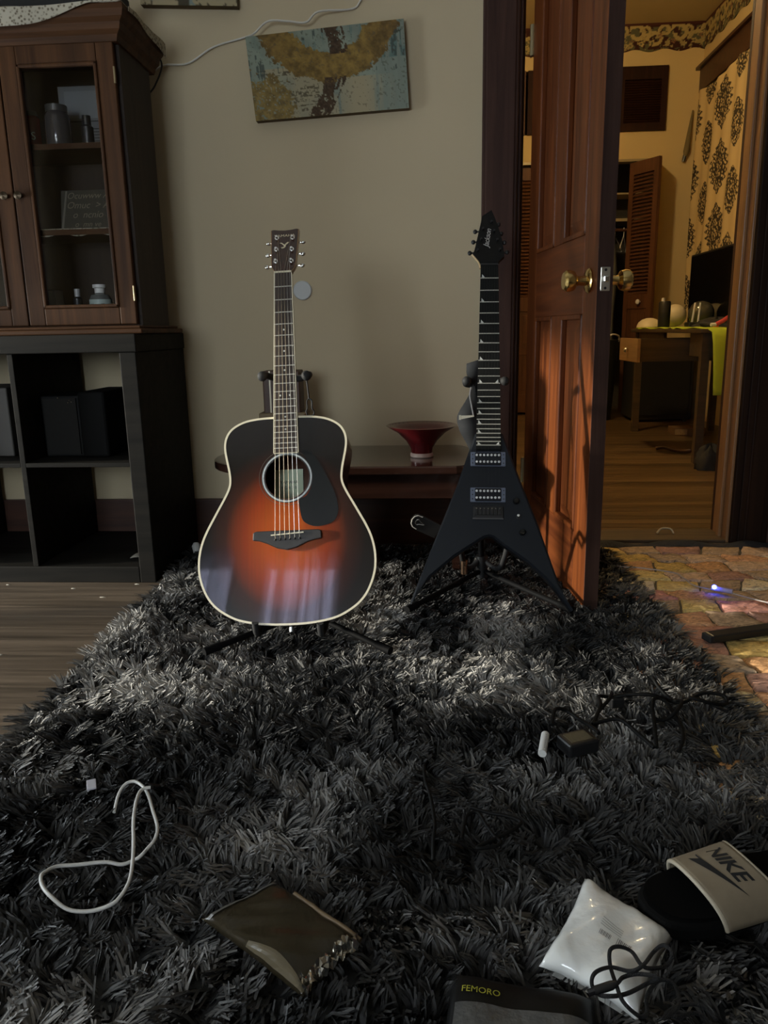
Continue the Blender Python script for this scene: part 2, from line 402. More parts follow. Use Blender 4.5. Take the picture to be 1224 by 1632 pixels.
# baseboards and door casing
struct('baseboard_back', MB().box(FX0, 0.15, WY - 0.022, WY, 0, 0.175), W_trimx, 'tall dark wooden baseboard', bevel=0.004)
struct('trim_1', MB().box(0.155, 0.272, WY - 0.022, WY, 0, 2.14).box(0.165, 0.262, WY - 0.028, WY - 0.02, 0, 2.14), W_trim, 'dark wooden door casing behind the black guitar', bevel=0.005)
struct('trim_2', MB().box(OX0 - 0.015, OX0, WY, WY + WT, 0, 2.1).box(OX0, OX0 + 0.012, WY + 0.045, WY + 0.075, 0, 2.085), W_trim, bevel=0.003)
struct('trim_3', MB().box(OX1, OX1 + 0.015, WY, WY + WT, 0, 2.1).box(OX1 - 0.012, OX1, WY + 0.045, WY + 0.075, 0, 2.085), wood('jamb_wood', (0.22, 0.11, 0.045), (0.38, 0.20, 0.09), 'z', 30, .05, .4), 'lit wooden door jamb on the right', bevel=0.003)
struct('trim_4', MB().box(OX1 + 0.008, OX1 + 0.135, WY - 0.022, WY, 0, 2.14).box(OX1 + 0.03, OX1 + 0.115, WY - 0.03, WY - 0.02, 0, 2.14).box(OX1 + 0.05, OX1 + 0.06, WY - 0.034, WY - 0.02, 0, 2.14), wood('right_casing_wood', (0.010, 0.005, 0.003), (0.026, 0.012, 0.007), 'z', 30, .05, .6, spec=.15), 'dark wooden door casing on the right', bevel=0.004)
struct('trim_5', MB().box(0.13, OX1 + 0.16, WY - 0.024, WY, 2.1, 2.24).box(OX0, OX1, WY, WY + WT, 2.085, 2.1), W_trimx, bevel=0.004)
struct('trim_6', MB().box(OX1 + 0.0, OX1 + 0.1, WY + WT, WY + WT + 0.02, 0, 2.14).box(OX0 - 0.1, OX0, WY + WT, WY + WT + 0.02, 0, 2.14).box(OX0 - 0.1, OX1 + 0.1, WY + WT, WY + WT + 0.02, 2.1, 2.22), W_trim)
struct('baseboard_right', MB().box(OX1 + 0.136, FX1, WY - 0.022, WY, 0, 0.175), W_trimx, bevel=0.004)

# ---------------- the open panelled door
DW, DT, DH = 0.742, 0.040, 2.04
door = struct_empty('door_1', (0.316, 2.772, 0.012), (0, 0, math.atan2(-0.721, 0.085)), 'open reddish-brown panelled wooden door with brass knobs')
def D(n, mb, m, par=None, **k): return make(n, mb, m, par or door, **k)
st = 0.115
D('stile', MB().box(0, st, 0, DT, 0, DH), W_door, bevel=0.003)
D('stile', MB().box(DW - st, DW, 0, DT, 0, DH), W_door, bevel=0.003)
rails = [(0, 0.20), (0.80, 1.00), (DH - 0.13, DH)]
for z0, z1 in rails: D('rail', MB().box(st, DW - st, 0, DT, z0, z1), W_doorx, bevel=0.002)
D('muntin', MB().box(DW / 2 - 0.05, DW / 2 + 0.05, 0, DT, 0.20, 0.80), W_door, bevel=0.002)
D('muntin', MB().box(DW / 2 - 0.05, DW / 2 + 0.05, 0, DT, 1.00, DH - 0.13), W_door, bevel=0.002)
for x0, x1 in ((st, DW / 2 - 0.05), (DW / 2 + 0.05, DW - st)):
    for z0, z1 in ((0.20, 0.80), (1.00, DH - 0.13)):
        p = D('panel', MB().box(x0, x1, 0.015, DT - 0.015, z0, z1), W_door)
        f = 0.045
        D('raised_field', MB().add([(x0 + .02, .0155, z0 + .02), (x1 - .02, .0155, z0 + .02), (x1 - .02, .0155, z1 - .02), (x0 + .02, .0155, z1 - .02),
            (x0 + f, .007, z0 + f), (x1 - f, .007, z0 + f), (x1 - f, .007, z1 - f), (x0 + f, .007, z1 - f)],
            [(4, 5, 6, 7), (0, 1, 5, 4), (1, 2, 6, 5), (2, 3, 7, 6), (3, 0, 4, 7), (3, 2, 1, 0)]), W_door, p)
        mo = MB()
        for a in ((x0, x0 + .014, z0, z1), (x1 - .014, x1, z0, z1), (x0, x1, z0, z0 + .014), (x0, x1, z1 - .014, z1)): mo.box(a[0], a[1], -0.003, 0.016, a[2], a[3])
        D('moulding', mo, W_door, p, bevel=0.004)
KZ, KX = 0.882, DW - 0.062
for sgn, y0 in ((-1, 0.0), (1, DT)):
    MK = Matrix.Rotation(R(90) * -sgn, 3, 'X')
    D('knob', MB().lathe([(0.0305, 0.0), (0.0315, 0.004), (0.026, 0.009), (0.013, 0.011), (0.0115, 0.028), (0.013, 0.034), (0.024, 0.041), (0.0275, 0.052), (0.0265, 0.062), (0.021, 0.068), (0.0005, 0.069)], (KX, y0, KZ), MK, 28), M_brass, smooth=35)
D('edge_face', MB().box(DW - 0.0005, DW + 0.0012, 0.0005, DT - 0.0005, 0.002, DH - 0.002), wood('door_edge_wood', (0.028, 0.014, 0.011), (0.060, 0.032, 0.025), 'z', 40, .04, .6, spec=.15))
D('latch_plate', MB().box(DW - 0.001, DW + 0.0028, DT / 2 - 0.0125, DT / 2 + 0.0125, KZ - 0.029, KZ + 0.029), mat('brushed_steel', (0.6, 0.57, 0.5), 0.35, 0.9), bevel=0.002)
D('latch_bolt', MB().box(DW, DW + 0.012, DT / 2 - 0.007, DT / 2 + 0.007, KZ - 0.008, KZ + 0.008), M_chrome, bevel=0.003)
for s in (-0.022, 0.022): D('screw', MB().cyl((DW + 0.001, DT / 2, KZ + s), (DW + 0.0038, DT / 2, KZ + s), 0.0035, n=10), M_black)
for z in (0.22, 1.62):
    D('hinge', MB().cyl((-0.008, -0.004, z), (-0.008, -0.004, z + 0.09), 0.006, n=10).box(-0.03, 0.0, -0.003, 0.0, z, z + 0.09), mat('old_brass', (0.35, 0.28, 0.16), 0.4, 0.8))

# ================================================================== the far room shell
CX0, CX1, CH_ = 0.30, 1.885, 2.16      # closet opening
UX1, UZ0, UZ1 = 1.93, 2.375, 2.868     # upper cupboards
struct('wall_far', MB().box(BX0, CX0, BY1, BY1 + 0.1, 0, CEIL).box(UX1, BX1, BY1, BY1 + 0.1, 0, CEIL).box(CX0, UX1, BY1, BY1 + 0.1, CH_, UZ0)
       .box(CX0, UX1, BY1, BY1 + 0.1, UZ1, CEIL).box(CX1, UX1, BY1, BY1 + 0.1, 0, CH_), M_yellow, 'yellow-beige end wall of the far room')
struct('wall_far_left', MB().box(BX0 - 0.1, BX0, WY + WT, BY1 + 0.8, -0.05, CEIL), M_yellow)
struct('wall_far_right', MB().box(BX1, BX1 + 0.1, WY + WT, BY1 + 0.8, -0.05, CEIL), M_yellow, 'yellow-beige side wall carrying the patterned cloth')
M_dark = mat('closet_inside', (0.05, 0.045, 0.035), 0.9)
struct('wall_closet', MB().box(CX0 - 0.1, UX1 + 0.1, BY1 + 0.7, BY1 + 0.75, -0.05, CEIL).box(UX1, UX1 + 0.05, BY1 + 0.1, BY1 + 0.7, 0, CEIL).box(CX0 - 0.1, CX0, BY1 + 0.1, BY1 + 0.7, 0, CEIL)
       .box(CX0, UX1, BY1 + 0.1, BY1 + 0.7, CH_ + 0.1, CH_ + 0.13), M_dark)
struct('trim_closet', MB().box(CX0, CX1, BY1 - 0.004, BY1 + 0.1, CH_ - 0.02, CH_), mat('track_metal', (0.35, 0.3, 0.2), 0.4, 0.5))
struct('baseboard_far', MB().box(UX1 - 0.04, BX1, BY1 - 0.018, BY1, 0, 0.15), W_trimx)
# painted frieze (wallpaper border), printed scrolls and flowers
def frieze_col(u, v, seed):
    # u metres along, v 0..1 up
    base = np.ones(u.shape + (3,)) * np.array([0.045, 0.014, 0.010])
    ink = np.array([0.42, 0.33, 0.14]); green = np.array([0.10, 0.10, 0.055]); rose = np.array([0.26, 0.13, 0.07])
    per = 0.34
    n1 = fbm(u, v * 0.2, seed, 22); n2 = fbm(u, v * 0.2, seed + 9, 40)
    cx = (u / per) % 1.0
    col = base
    def put(mask, c): 
        nonlocal col; col = np.where(mask[..., None], c, col)
    put((n1 > 0.50) & (v < 0.86), green)
    for (x0, y0, r, w) in ((0.18, 0.62, 0.24, 0.075), (0.62, 0.40, 0.20, 0.07), (0.85, 0.70, 0.15, 0.055), (0.40, 0.70, 0.13, 0.05)):
        d = np.hypot((cx - x0) * 1.45, v - y0); a = np.arctan2(v - y0, (cx - x0) * 1.45)
        rr = r * (0.55 + 0.14 * (a + 3.1416))
        put((np.abs(d - rr) < w * (0.6 + 0.8 * n2)), ink)
    for (x0, y0, r, c) in ((0.30, 0.25, 0.105, ink * 1.15), (0.55, 0.30, 0.12, ink), (0.72, 0.52, 0.10, rose), (0.05, 0.34, 0.09, rose), (0.92, 0.22, 0.09, ink * 1.1)):
        d = np.hypot((cx - x0) * 1.45, v - y0); a = np.arctan2(v - y0, (cx - x0) * 1.45)
        put(d < r * (0.8 + 0.25 * np.cos(5 * a)), c); put(d < r * 0.35, green)
    put((n2 > 0.64) & (v < 0.85), ink * 0.8)
    put(v > 0.93, np.array([0.07, 0.02, 0.014]))
    return col
def frieze(name, p0, p1, nrm, z0, z1, seed):
    L = math.hypot(p1[0] - p0[0], p1[1] - p0[1]); nu = int(L / 0.008); nv = 30
    def fn(u, v):
        x = p0[0] + (p1[0] - p0[0]) * u; y = p0[1] + (p1[1] - p0[1]) * u
        dip = 0.022 * (0.5 + 0.5 * math.sin(u * L * 26)) * (1 - v)
        return (x + nrm[0] * 0.004, y + nrm[1] * 0.004, z0 + dip + (z1 - z0 - dip) * v)
    mb = MB().grid(fn, nu, nv)
    o = struct(name, mb, vcol_mat('printed_paper', 0.85))
    uu, vv = np.meshgrid(np.linspace(0, L, nu + 1), np.linspace(0, 1, nv + 1))
    set_vcol(o, frieze_col(uu, vv, seed).reshape(-1, 3)); o['label'] = 'floral scroll wallpaper border under the ceiling'
    md = o.modifiers.new('thickness', 'SOLIDIFY'); md.thickness = 0.003
frieze('trim_frieze_end', (CX0 - 0.4, BY1), (BX1, BY1), (0, -1), 2.975, CEIL, 3)
frieze('trim_frieze_side', (BX1, BY1), (BX1, 4.4), (-1, 0), 2.975, CEIL, 5)
# window head casing on the side wall behind the cloth
struct('trim_window_head', MB().box(BX1 - 0.085, BX1, 5.2, 7.0, 2.60, 2.775).box(BX1 - 0.11, BX1, 5.15, 7.04, 2.775, 2.80), W_trimx, 'dark wooden window head above the patterned cloth', bevel=0.004)
struct('trim_window_side', MB().box(BX1 - 0.05, BX1, 6.86, 6.98, 0.8, 2.60), mat('pale_casing', (0.6, 0.48, 0.26), 0.7))

# ---------------- louvred closet doors
def louvre_door(name, w_, h, loc, rz, lab, dz=0.0, low=True, nsl=33, knob=None, m=None):
    m = m or W_closet
    d = struct_empty(name, loc, (0, 0, rz), lab)
    t = 0.028; s = 0.05
    zl = 1.02 if low else 0.06
    make('stile', MB().box(0, s, -t / 2, t / 2, 0, h), m, d); make('stile', MB().box(w_ - s, w_, -t / 2, t / 2, 0, h), m, d)
    make('rail', MB().box(s, w_ - s, -t / 2, t / 2, h - 0.10, h), m, d); make('rail', MB().box(s, w_ - s, -t / 2, t / 2, 0, 0.16 if low else 0.06), m, d)
    if low:
        make('rail', MB().box(s, w_ - s, -t / 2, t / 2, 0.90, 1.02), m, d)
        make('rail', MB().box(s, w_ - s, -t / 2, t / 2, 0.52, 0.58), m, d)
        for z0, z1 in ((0.16, 0.52), (0.58, 0.90)):
            make('panel', MB().box(s, w_ - s, -t / 2 + 0.008, t / 2 - 0.008, z0, z1).box(s + 0.03, w_ - s - 0.03, -t / 2 + 0.003, t / 2 - 0.003, z0 + 0.035, z1 - 0.035), m, d, bevel=0.003)
    sm = MB().obox((w_ / 2, 0, 0), (w_ - 2 * s, 0.036, 0.007), Matrix.Rotation(R(42), 3, 'X')).mesh('slat'); sm.materials.append(m)
    for k in range(nsl):
        o = bpy.data.objects.new('slat', sm); COL.objects.link(o); o.parent = d
        o.location = (0, 0, zl + (h - 0.10 - zl) * (k + 0.5) / nsl)
    if knob is not None:
        make('knob', MB().lathe([(0.008, 0), (0.008, 0.012), (0.02, 0.02), (0.022, 0.03), (0.012, 0.038), (0.0005, 0.04)], (knob, -t / 2, 0.955), Matrix.Rotation(R(90), 3, 'X'), 14), M_white, d, smooth=40)
    return d
a0, a1 = Vector((1.655, 7.13)), Vector((1.800, 6.88))
ang = math.atan2(a1.y - a0.y, a1.x - a0.x)
louvre_door('door_2', (a1 - a0).length + 0.04, 2.09, (a0.x, a0.y, 0.02), ang, 'half folded louvred closet door with a white knob', knob=0.2)
b1 = Vector((1.875, 7.19))
louvre_door('door_3', (b1 - a1).length - 0.02, 2.09, (a1.x + 0.035, a1.y + 0.03, 0.02), math.atan2(b1.y - a1.y, b1.x - a1.x), 'edge-on leaf of the folded louvred closet door')
louvre_door('door_4', 0.385, 2.09, (0.31, BY1 - 0.02, 0.02), 0, 'closed louvred closet leaf seen through the hinge gap', knob=0.32)
louvre_door('door_5', 0.385, 2.09, (0.70, BY1 - 0.02, 0.02), 0, 'closed louvred closet leaf')
W_up = wood('upper_cupboard_wood', (0.014, 0.005, 0.003), (0.028, 0.010, 0.006), 'z', 30, .06, .6, spec=0.15)
louvre_door('door_6', 0.40, UZ1 - UZ0, (1.53, BY1 - 0.012, UZ0), 0, 'dark louvred cupboard door above the closet', low=False, nsl=18, m=W_up)
louvre_door('door_7', 0.40, UZ1 - UZ0, (0.36, BY1 - 0.012, UZ0), 0, 'dark louvred cupboard door seen through the hinge gap', low=False, nsl=18)
louvre_door('door_8', 0.40, UZ1 - UZ0, (0.78, BY1 - 0.012, UZ0), 0, 'dark louvred cupboard door', low=False, nsl=18, m=W_up)
# closet shelf, rod, hangers and clothes
M_shelf = mat('closet_shelf_paint', (0.45, 0.36, 0.2), 0.7)
tag(make('closet_shelf', MB().box(CX0 + 0.01, UX1 - 0.01, BY1 + 0.32, BY1 + 0.68, 1.70, 1.725), M_shelf), 'upper wooden shelf inside the open closet', 'shelf')
tag(make('hanging_shelf', MB().box(CX0 + 0.01, UX1 - 0.01, BY1 + 0.4, BY1 + 0.68, 1.94, 1.955), M_shelf), 'topmost pale shelf inside the open closet', 'shelf')
single('closet_rod', MB().cyl((CX0 + 0.005, BY1 + 0.28, 1.62), (UX1 - 0.005, BY1 + 0.28, 1.62), 0.014, n=12), W_closet, 'wooden rod across the open closet', 'rod', smooth=40)
def hanger(x, rz, lab):
    t = thing('coat_hanger', lab, 'hanger', (x, BY1 + 0.28, 1.62), (0, 0, rz), 'white hangers in the closet')
    hook = smooth_path([(-0.012, 0, 0.005), (-0.008, 0, 0.018), (0.006, 0, 0.02), (0.016, 0, 0.006), (0.004, 0, -0.02), (0, 0, -0.05)], 4)
    make('hook', MB().tube(hook, 0.0035, 6), M_white, t)
    make('body', MB().tube([(0, 0, -0.05), (-0.19, 0, -0.15), (-0.20, 0, -0.17), (-0.18, 0, -0.18), (0.18, 0, -0.18), (0.20, 0, -0.17), (0.19, 0, -0.15), (0, 0, -0.05)], 0.0045, 6), M_white, t)
hanger(1.62, R(58), 'white coat hanger on the closet rod, left of two')
hanger(1.70, R(70), 'white coat hanger on the closet rod, right of two')
def garment(x, w_, z0, c, lab):
    def fn(u, v):
        a = u * 2 * math.pi
        k = 0.5 + 0.5 * min(1, v * 4)
        return (x + 0.045 * math.cos(a) * (1 + .3 * math.sin(v * 9 + x * 30)), BY1 + 0.33 + w_ * k * math.sin(a) * 0.5, 1.58 - (1.58 - z0) * v + 0.01 * math.sin(u * 20))
    single('garment', MB().grid(fn, 24, 10), mat('cloth_%02d' % int(x * 100), c, 0.9, var=.3, vscale=15), lab, 'clothing', 'clothes in the closet', smooth=60)
garment(1.46, 0.42, 0.85, (0.02, 0.022, 0.02), 'dark garment hanging in the closet beside the door edge')
garment(1.60, 0.40, 0.62, (0.10, 0.10, 0.085), 'grey garment hanging in the closet above the basket')
garment(1.83, 0.40, 0.7, (0.02, 0.02, 0.02), 'black garment hanging behind the folded closet door')

# ---------------- ceiling lamp that lights the far room (above the frame)
lamp = thing('ceiling_lamp', 'round glowing ceiling lamp of the far room', 'lamp', (0.35, 4.6, CEIL))
make('canopy', MB().lathe([(0.07, -0.03), (0.07, 0.0), (0.0005, 0.0)], n=20), M_brass, lamp, smooth=40)
make('stem', MB().cyl((0, 0, -0.22), (0, 0, -0.02), 0.01, n=10), M_brass, lamp)
make('globe', MB().sphere((0, 0, -0.30), 0.09, 12, 8), mat('lamp_glass', (1, 0.8, 0.5), 0.4, emit=(1.0, 0.74, 0.38), estr=245.0), lamp, smooth=60)

# ================================================================== things in the far room
def worley(x, y, s, seed):
    r_ = np.random.default_rng(seed); J = r_.random((97, 97, 2))
    x = x * s; y = y * s; i = np.floor(x).astype(int); j = np.floor(y).astype(int); d = np.full(x.shape, 9.0)
    for a in (-1, 0, 1):
        for b in (-1, 0, 1):
            q = J[(i + a) % 97, (j + b) % 97]
            d = np.minimum(d, np.hypot(i + a + q[..., 0] - x, j + b + q[..., 1] - y))
    return d
TY0, TY1, TZ0, TZ1 = 6.93, 4.3, 0.78, 2.60
nu, nv = 400, 280
def tap(u, v):
    y = TY0 + (TY1 - TY0) * u; z = TZ1 - (TZ1 - TZ0) * v
    sag = 0.03 * math.sin(math.pi * ((u * 3.2) % 1.0)) * max(0, 1 - v * 5)
    return (2.118 + 0.012 * math.sin(y * 14 + z) * (0.3 + v) + 0.006 * math.sin(y * 31 + 2 * z), y, z - sag)
o = make('patterned_cloth', MB().grid(tap, nu, nv), vcol_mat('printed_cloth', 0.9), smooth=80, solid=0.003)
tag(o, 'beige cloth printed with dark lace medallions, hung over the window', 'tapestry')
yy, zz = np.meshgrid(np.linspace(TY0, TY1, nu + 1), np.linspace(TZ1, TZ0, nv + 1))
col = np.ones(yy.shape + (3,)) * np.array([0.66, 0.50, 0.25]) * (0.92 + 0.16 * fbm(yy, zz, 4, 3))[..., None]
lace = worley(yy, zz, 46, 3)
for c in range(-2, 8):
    big = c % 2 == 0
    yc = 6.355 - 0.312 * c
    for r_ in range(-1, 6):
        zc = (2.378 if big else 2.162) - 0.45 * r_
        hw, hh = (0.165, 0.20) if big else (0.14, 0.165)
        dx = np.abs(yy - yc) / hw; dz = np.abs(zz - zc) / hh
        prof = np.where(dz < 1, np.maximum(0.0, np.cos(dz * np.pi / 2)) ** 0.85 * (0.86 + 0.14 * np.cos(dz * 26)), 0)
        ins = (dx < prof) & (dz < 1)
        net = (lace > 0.33) | (prof - dx < 0.09) | (np.abs(np.hypot(dx, dz * 0.9) - 0.42) < 0.05)
        m_ = ins & net
        col[m_] = np.array([0.045, 0.035, 0.022])
set_vcol(o, col.reshape(-1, 3))

W_desk = wood('desk_wood', (0.045, 0.030, 0.016), (0.09, 0.062, 0.034), 'x', 26, .06, .5)
desk = thing('wooden_desk', 'worn wooden desk with its drawer pulled out in the far room', 'desk', (1.78, 5.2, 0))
def K(n, mb, m, par=None, **k): return make(n, mb, m, par or desk, world=True, **k)
K('desk_top', MB().box(1.455, 2.10, 4.44, 6.02, 0.730, 0.754), W_desk, bevel=0.004)
for x in (1.475, 2.035):
    for y in (4.475, 5.90): K('leg', MB().box(x, x + 0.045, y, y + 0.045, 0, 0.73), W_desk)
K('apron', MB().box(1.485, 1.505, 5.26, 5.90, 0.60, 0.73), W_desk); K('apron', MB().box(1.485, 1.505, 4.52, 4.72, 0.60, 0.73), W_desk)
K('apron', MB().box(1.52, 2.035, 4.485, 4.505, 0.60, 0.73), W_desk); K('apron', MB().box(2.045, 2.065, 4.52, 5.90, 0.60, 0.73), W_desk)
dr = K('drawer', MB().box(1.215, 1.70, 4.775, 4.79, 0.567, 0.697).box(1.215, 1.70, 5.19, 5.205, 0.567, 0.697).box(1.215, 1.70, 4.79, 5.19, 0.567, 0.575), W_desk)
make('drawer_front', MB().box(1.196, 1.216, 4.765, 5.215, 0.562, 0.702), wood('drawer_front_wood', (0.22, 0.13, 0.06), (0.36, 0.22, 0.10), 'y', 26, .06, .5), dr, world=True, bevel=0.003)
make('knob', MB().sphere((1.182, 4.99, 0.632), 0.016, 12, 8), M_chrome, dr, world=True, smooth=60)

M_lime = mat('lime_fabric', (0.42, 0.52, 0.03), 0.85, var=.12, vscale=8)
def lime(u, v):
    x = 1.470 + 0.60 * u
    L = 1.50 + 0.36
    s = v * L
    if s < 1.50: return (x - 0.02 * math.sin(s * 7), 5.94 - s, 0.757 + 0.004 * math.sin(s * 25 + u * 7) + 0.003 * math.sin(u * 30))
    h = s - 1.50; x = x + 0.03 + 0.05 * h + (0.02 * math.sin(u * 9)) * h * 3
    return (x, 4.432 - 0.02 * min(1, h * 12) - 0.03 * math.sin(u * 17 + 1.0) * min(1, h * 4) - 0.015, 0.757 - h * (1 - 0.25 * (u > 0.5) * (u - 0.5)))
single('lime_garment', MB().grid(lime, 44, 60), M_lime, 'bright lime-green garment draped over the desk end', 'clothing', smooth=70, solid=0.004)
tv = thing('flat_screen', 'black flat screen standing on the far desk', 'television', (1.85, 5.5, 0.76))
K('panel', MB().box(1.84, 1.875, 5.06, 5.95, 0.795, 1.262), M_black, tv, bevel=0.004)
K('screen', MB().box(1.8375, 1.8405, 5.075, 5.935, 0.812, 1.248), mat('dark_screen', (0.004, 0.004, 0.005), 0.12), tv)
K('foot', MB().box(1.78, 1.94, 5.35, 5.65, 0.763, 0.771).box(1.845, 1.87, 5.47, 5.53, 0.77, 0.80), M_black, tv)
can = thing('black_canister', 'tall black canister with a light cap on the far desk', 'canister', (1.575, 5.6, 0.763))
make('body', MB().lathe([(0.038, 0.0), (0.040, 0.004), (0.040, 0.165), (0.034, 0.175), (0.0005, 0.175)], n=20), M_black, can, smooth=40)
make('cap', MB().lathe([(0.012, 0.175), (0.012, 0.195), (0.0005, 0.197)], (-0.012, 0, 0), n=12), M_white, can, smooth=40)
M_ball = mat('ivory_ball', (0.72, 0.62, 0.42), 0.45)
single('ivory_globe', MB().sphere((1.70, 5.78, 0.765 + 0.078), 0.078, 22, 14), M_ball, 'round ivory globe behind the black canister', 'globe', smooth=70)
single('ivory_hat', MB().lathe([(0.088, 0.0), (0.086, 0.012), (0.075, 0.035), (0.05, 0.055), (0.02, 0.064), (0.0005, 0.065)], (1.545, 5.86, 0.765), n=20), M_ball, 'low ivory hat lying left of the black canister', 'hat', smooth=60)
single('smoked_globe', MB().sphere((1.745, 5.36, 0.765 + 0.082), 0.082, 22, 14), mat('smoked_glass', (0.05, 0.05, 0.04), 0.08), 'smoky dark globe in front of the flat screen', 'globe', smooth=70)
rt = thing('router', 'small router with two white antennas on the far desk', 'router', (1.63, 5.05, 0.765))
make('body', MB().box(-0.07, 0.07, -0.05, 0.05, 0, 0.028), M_black, rt, bevel=0.004)
for x in (-0.032, 0.005): make('antenna', MB().cyl((x, 0.02, 0.02), (x + (0.012 if x < 0 else 0.006), 0.02, 0.145), 0.0065, 0.005, 10), M_white, rt)
def lump(name, c, r, m, lab, cat, seed, amp=0.35, n=28, group=None):
    r_ = np.random.default_rng(seed); ph = r_.random(9) * 6
    def fn(u, v):
        a = u * 2 * math.pi; t = v * math.pi / 2
        k = 1 + amp * (math.sin(3 * a + ph[0] + 4 * t) * 0.4 + math.sin(7 * a + ph[1]) * 0.25 * math.sin(5 * t + ph[2]) + 0.25 * math.sin(11 * a + 9 * t + ph[3]))
        return (c[0] + r[0] * k * math.cos(a) * math.cos(t), c[1] + r[1] * k * math.sin(a) * math.cos(t), c[2] + r[2] * math.sin(t) * (1 + amp * 0.5 * math.sin(5 * a + ph[4])))
    return single(name, MB().grid(fn, n, 10), m, lab, cat, group, smooth=50)
lump('black_garment', (1.66, 4.80, 0.762), (0.13, 0.14, 0.05), M_blackmatte, 'crumpled black garment on the lime fabric', 'clothing', 3)
lump('orange_scrap', (1.592, 4.62, 0.762), (0.016, 0.016, 0.012), mat('orange', (0.8, 0.2, 0.03), 0.6), 'small orange scrap beside the crumpled black garment', 'scrap', 5, .1, 12)
rs = thing('red_strap', 'red strap with a white tip lying on the far desk', 'strap', (1.62, 4.6, 0.765))
make('band', MB().tube(smooth_path([(-0.035, 0, 0.012), (0.0, 0, 0.03), (0.05, 0.02, 0.055), (0.14, 0.04, 0.06)], 5), 0.012, 8), mat('red_cloth', (0.5, 0.05, 0.05), 0.7), rs, smooth=60)
make('tip', MB().tube([(-0.065, 0, 0.01), (-0.035, 0, 0.012)], 0.010, 8), M_white, rs, smooth=60)
sp = thing('black_speaker_box', 'big black speaker box on the floor behind the desk', 'speaker', (1.85, 6.66, 0))
K('cabinet', MB().box(1.62, 2.08, 6.46, 6.90, 0.02, 0.66), M_blackmatte, sp, bevel=0.01)
K('grille', MB().box(1.65, 2.05, 6.445, 6.462, 0.06, 0.62), mat('grille_cloth', (0.006, 0.006, 0.006), 0.95), sp)
for x in (1.66, 2.04):
    for y in (6.5, 6.86): K('foot', MB().cyl((x, y, 0), (x, y, 0.02), 0.018, n=10), M_black, sp)
bk = thing('laundry_basket', 'dark tapered basket with a white handle beside the closet', 'basket', (1.385, 6.72, 0))
make('body', MB().lathe([(0.10, 0), (0.105, 0.01), (0.145, 0.655), (0.150, 0.665), (0.138, 0.663), (0.098, 0.02), (0.0005, 0.02)], n=24), mat('dark_basket', (0.02, 0.022, 0.016), 0.6), bk, smooth=40)
make('handle', MB().tube(smooth_path([(0.02, -0.142, 0.65), (0.025, -0.15, 0.69), (0.06, -0.14, 0.71), (0.10, -0.11, 0.705), (0.13, -0.07, 0.69), (0.128, -0.065, 0.65)], 5), 0.007, 8), M_white, bk, smooth=60)
# seat with a hanging strap, mostly behind the right jamb
st_ = thing('round_stool', 'brown padded round seat by the desk, mostly hidden by the jamb', 'stool', (1.765, 4.16, 0))
M_leather = mat('brown_leather', (0.12, 0.045, 0.02), 0.45, var=.15, vscale=20)
make('cushion', MB().lathe([(0.15, 0.10), (0.19, 0.14), (0.205, 0.25), (0.205, 0.38), (0.19, 0.46), (0.15, 0.50), (0.0005, 0.505)], n=28), M_leather, st_, smooth=50)
for a in (45, 135, 225, 315): make('leg', MB().cyl((0.12 * math.cos(R(a)), 0.12 * math.sin(R(a)), 0), (0.11 * math.cos(R(a)), 0.11 * math.sin(R(a)), 0.12), 0.018, n=10), M_black, st_)
gs = thing('grey_strap', 'wide grey stitched strap hanging over the stool', 'strap', (1.50, 4.05, 0.25))
path = smooth_path([(1.62, 0.545), (1.555, 0.50), (1.50, 0.45), (1.462, 0.39), (1.445, 0.32), (1.452, 0.26)], 5)
def ribbon(path, w_, y0, th):
    mb = MB(); n = len(path); L = []
    for i in range(n):
        a = Vector(path[max(0, i - 1)]); b = Vector(path[min(n - 1, i + 1)]); t = (b - a).normalized(); nn = Vector((-t.y, t.x)); p = Vector(path[i])
        L.append((p + nn * w_ / 2, p - nn * w_ / 2))
    vs = []
    for p, q in L: vs += [(p.x, y0, p.y), (q.x, y0, q.y), (q.x, y0 + th, q.y), (p.x, y0 + th, p.y)]
    fs = [(4 * i + k, 4 * i + (k + 1) % 4, 4 * (i + 1) + (k + 1) % 4, 4 * (i + 1) + k) for i in range(n - 1) for k in range(4)] + [(0, 1, 2, 3), tuple(4 * (n - 1) + k for k in (3, 2, 1, 0))]
    return mb.add(vs, fs)
K('band', ribbon(path, 0.052, 3.945, 0.006), mat('grey_webbing', (0.085, 0.08, 0.07), 0.8), gs)
for off in (-0.021, 0.021):
    pp = []
    for i in range(len(path)):
        a = Vector(path[max(0, i - 1)]); b = Vector(path[min(len(path) - 1, i + 1)]); t = (b - a).normalized(); pp.append((path[i][0] - t.y * off, path[i][1] + t.x * off))
    K('stitching', MB().tube([(p[0], 3.944, p[1]) for p in pp], 0.002, 5), mat('pale_thread', (0.45, 0.42, 0.35), 0.8), gs)
K('buckle', MB().obox((1.478, 3.935, 0.245), (0.06, 0.014, 0.022), Matrix.Rotation(R(-28), 3, 'Y')), M_chrome, gs, bevel=0.003)
lump('black_bag', (1.505, 4.30, 0.0), (0.085, 0.07, 0.13), M_blackmatte, 'limp black bag on the floor at the desk leg', 'bag', 8, .25)
single('leather_thong', MB().tube(smooth_path([(1.39, 4.94, 0.018), (1.43, 4.92, 0.03), (1.48, 4.86, 0.02), (1.53, 4.80, 0.022), (1.56, 4.78, 0.03)], 5), [0.012] * 20 + [0.009], 8), mat('dark_leather', (0.05, 0.02, 0.012), 0.3), 'dark shiny leather strip on the far floor', 'strap', smooth=60)
bx = thing('flat_carton', 'flat brown carton on the floor under the desk', 'box', (1.82, 5.72, 0))
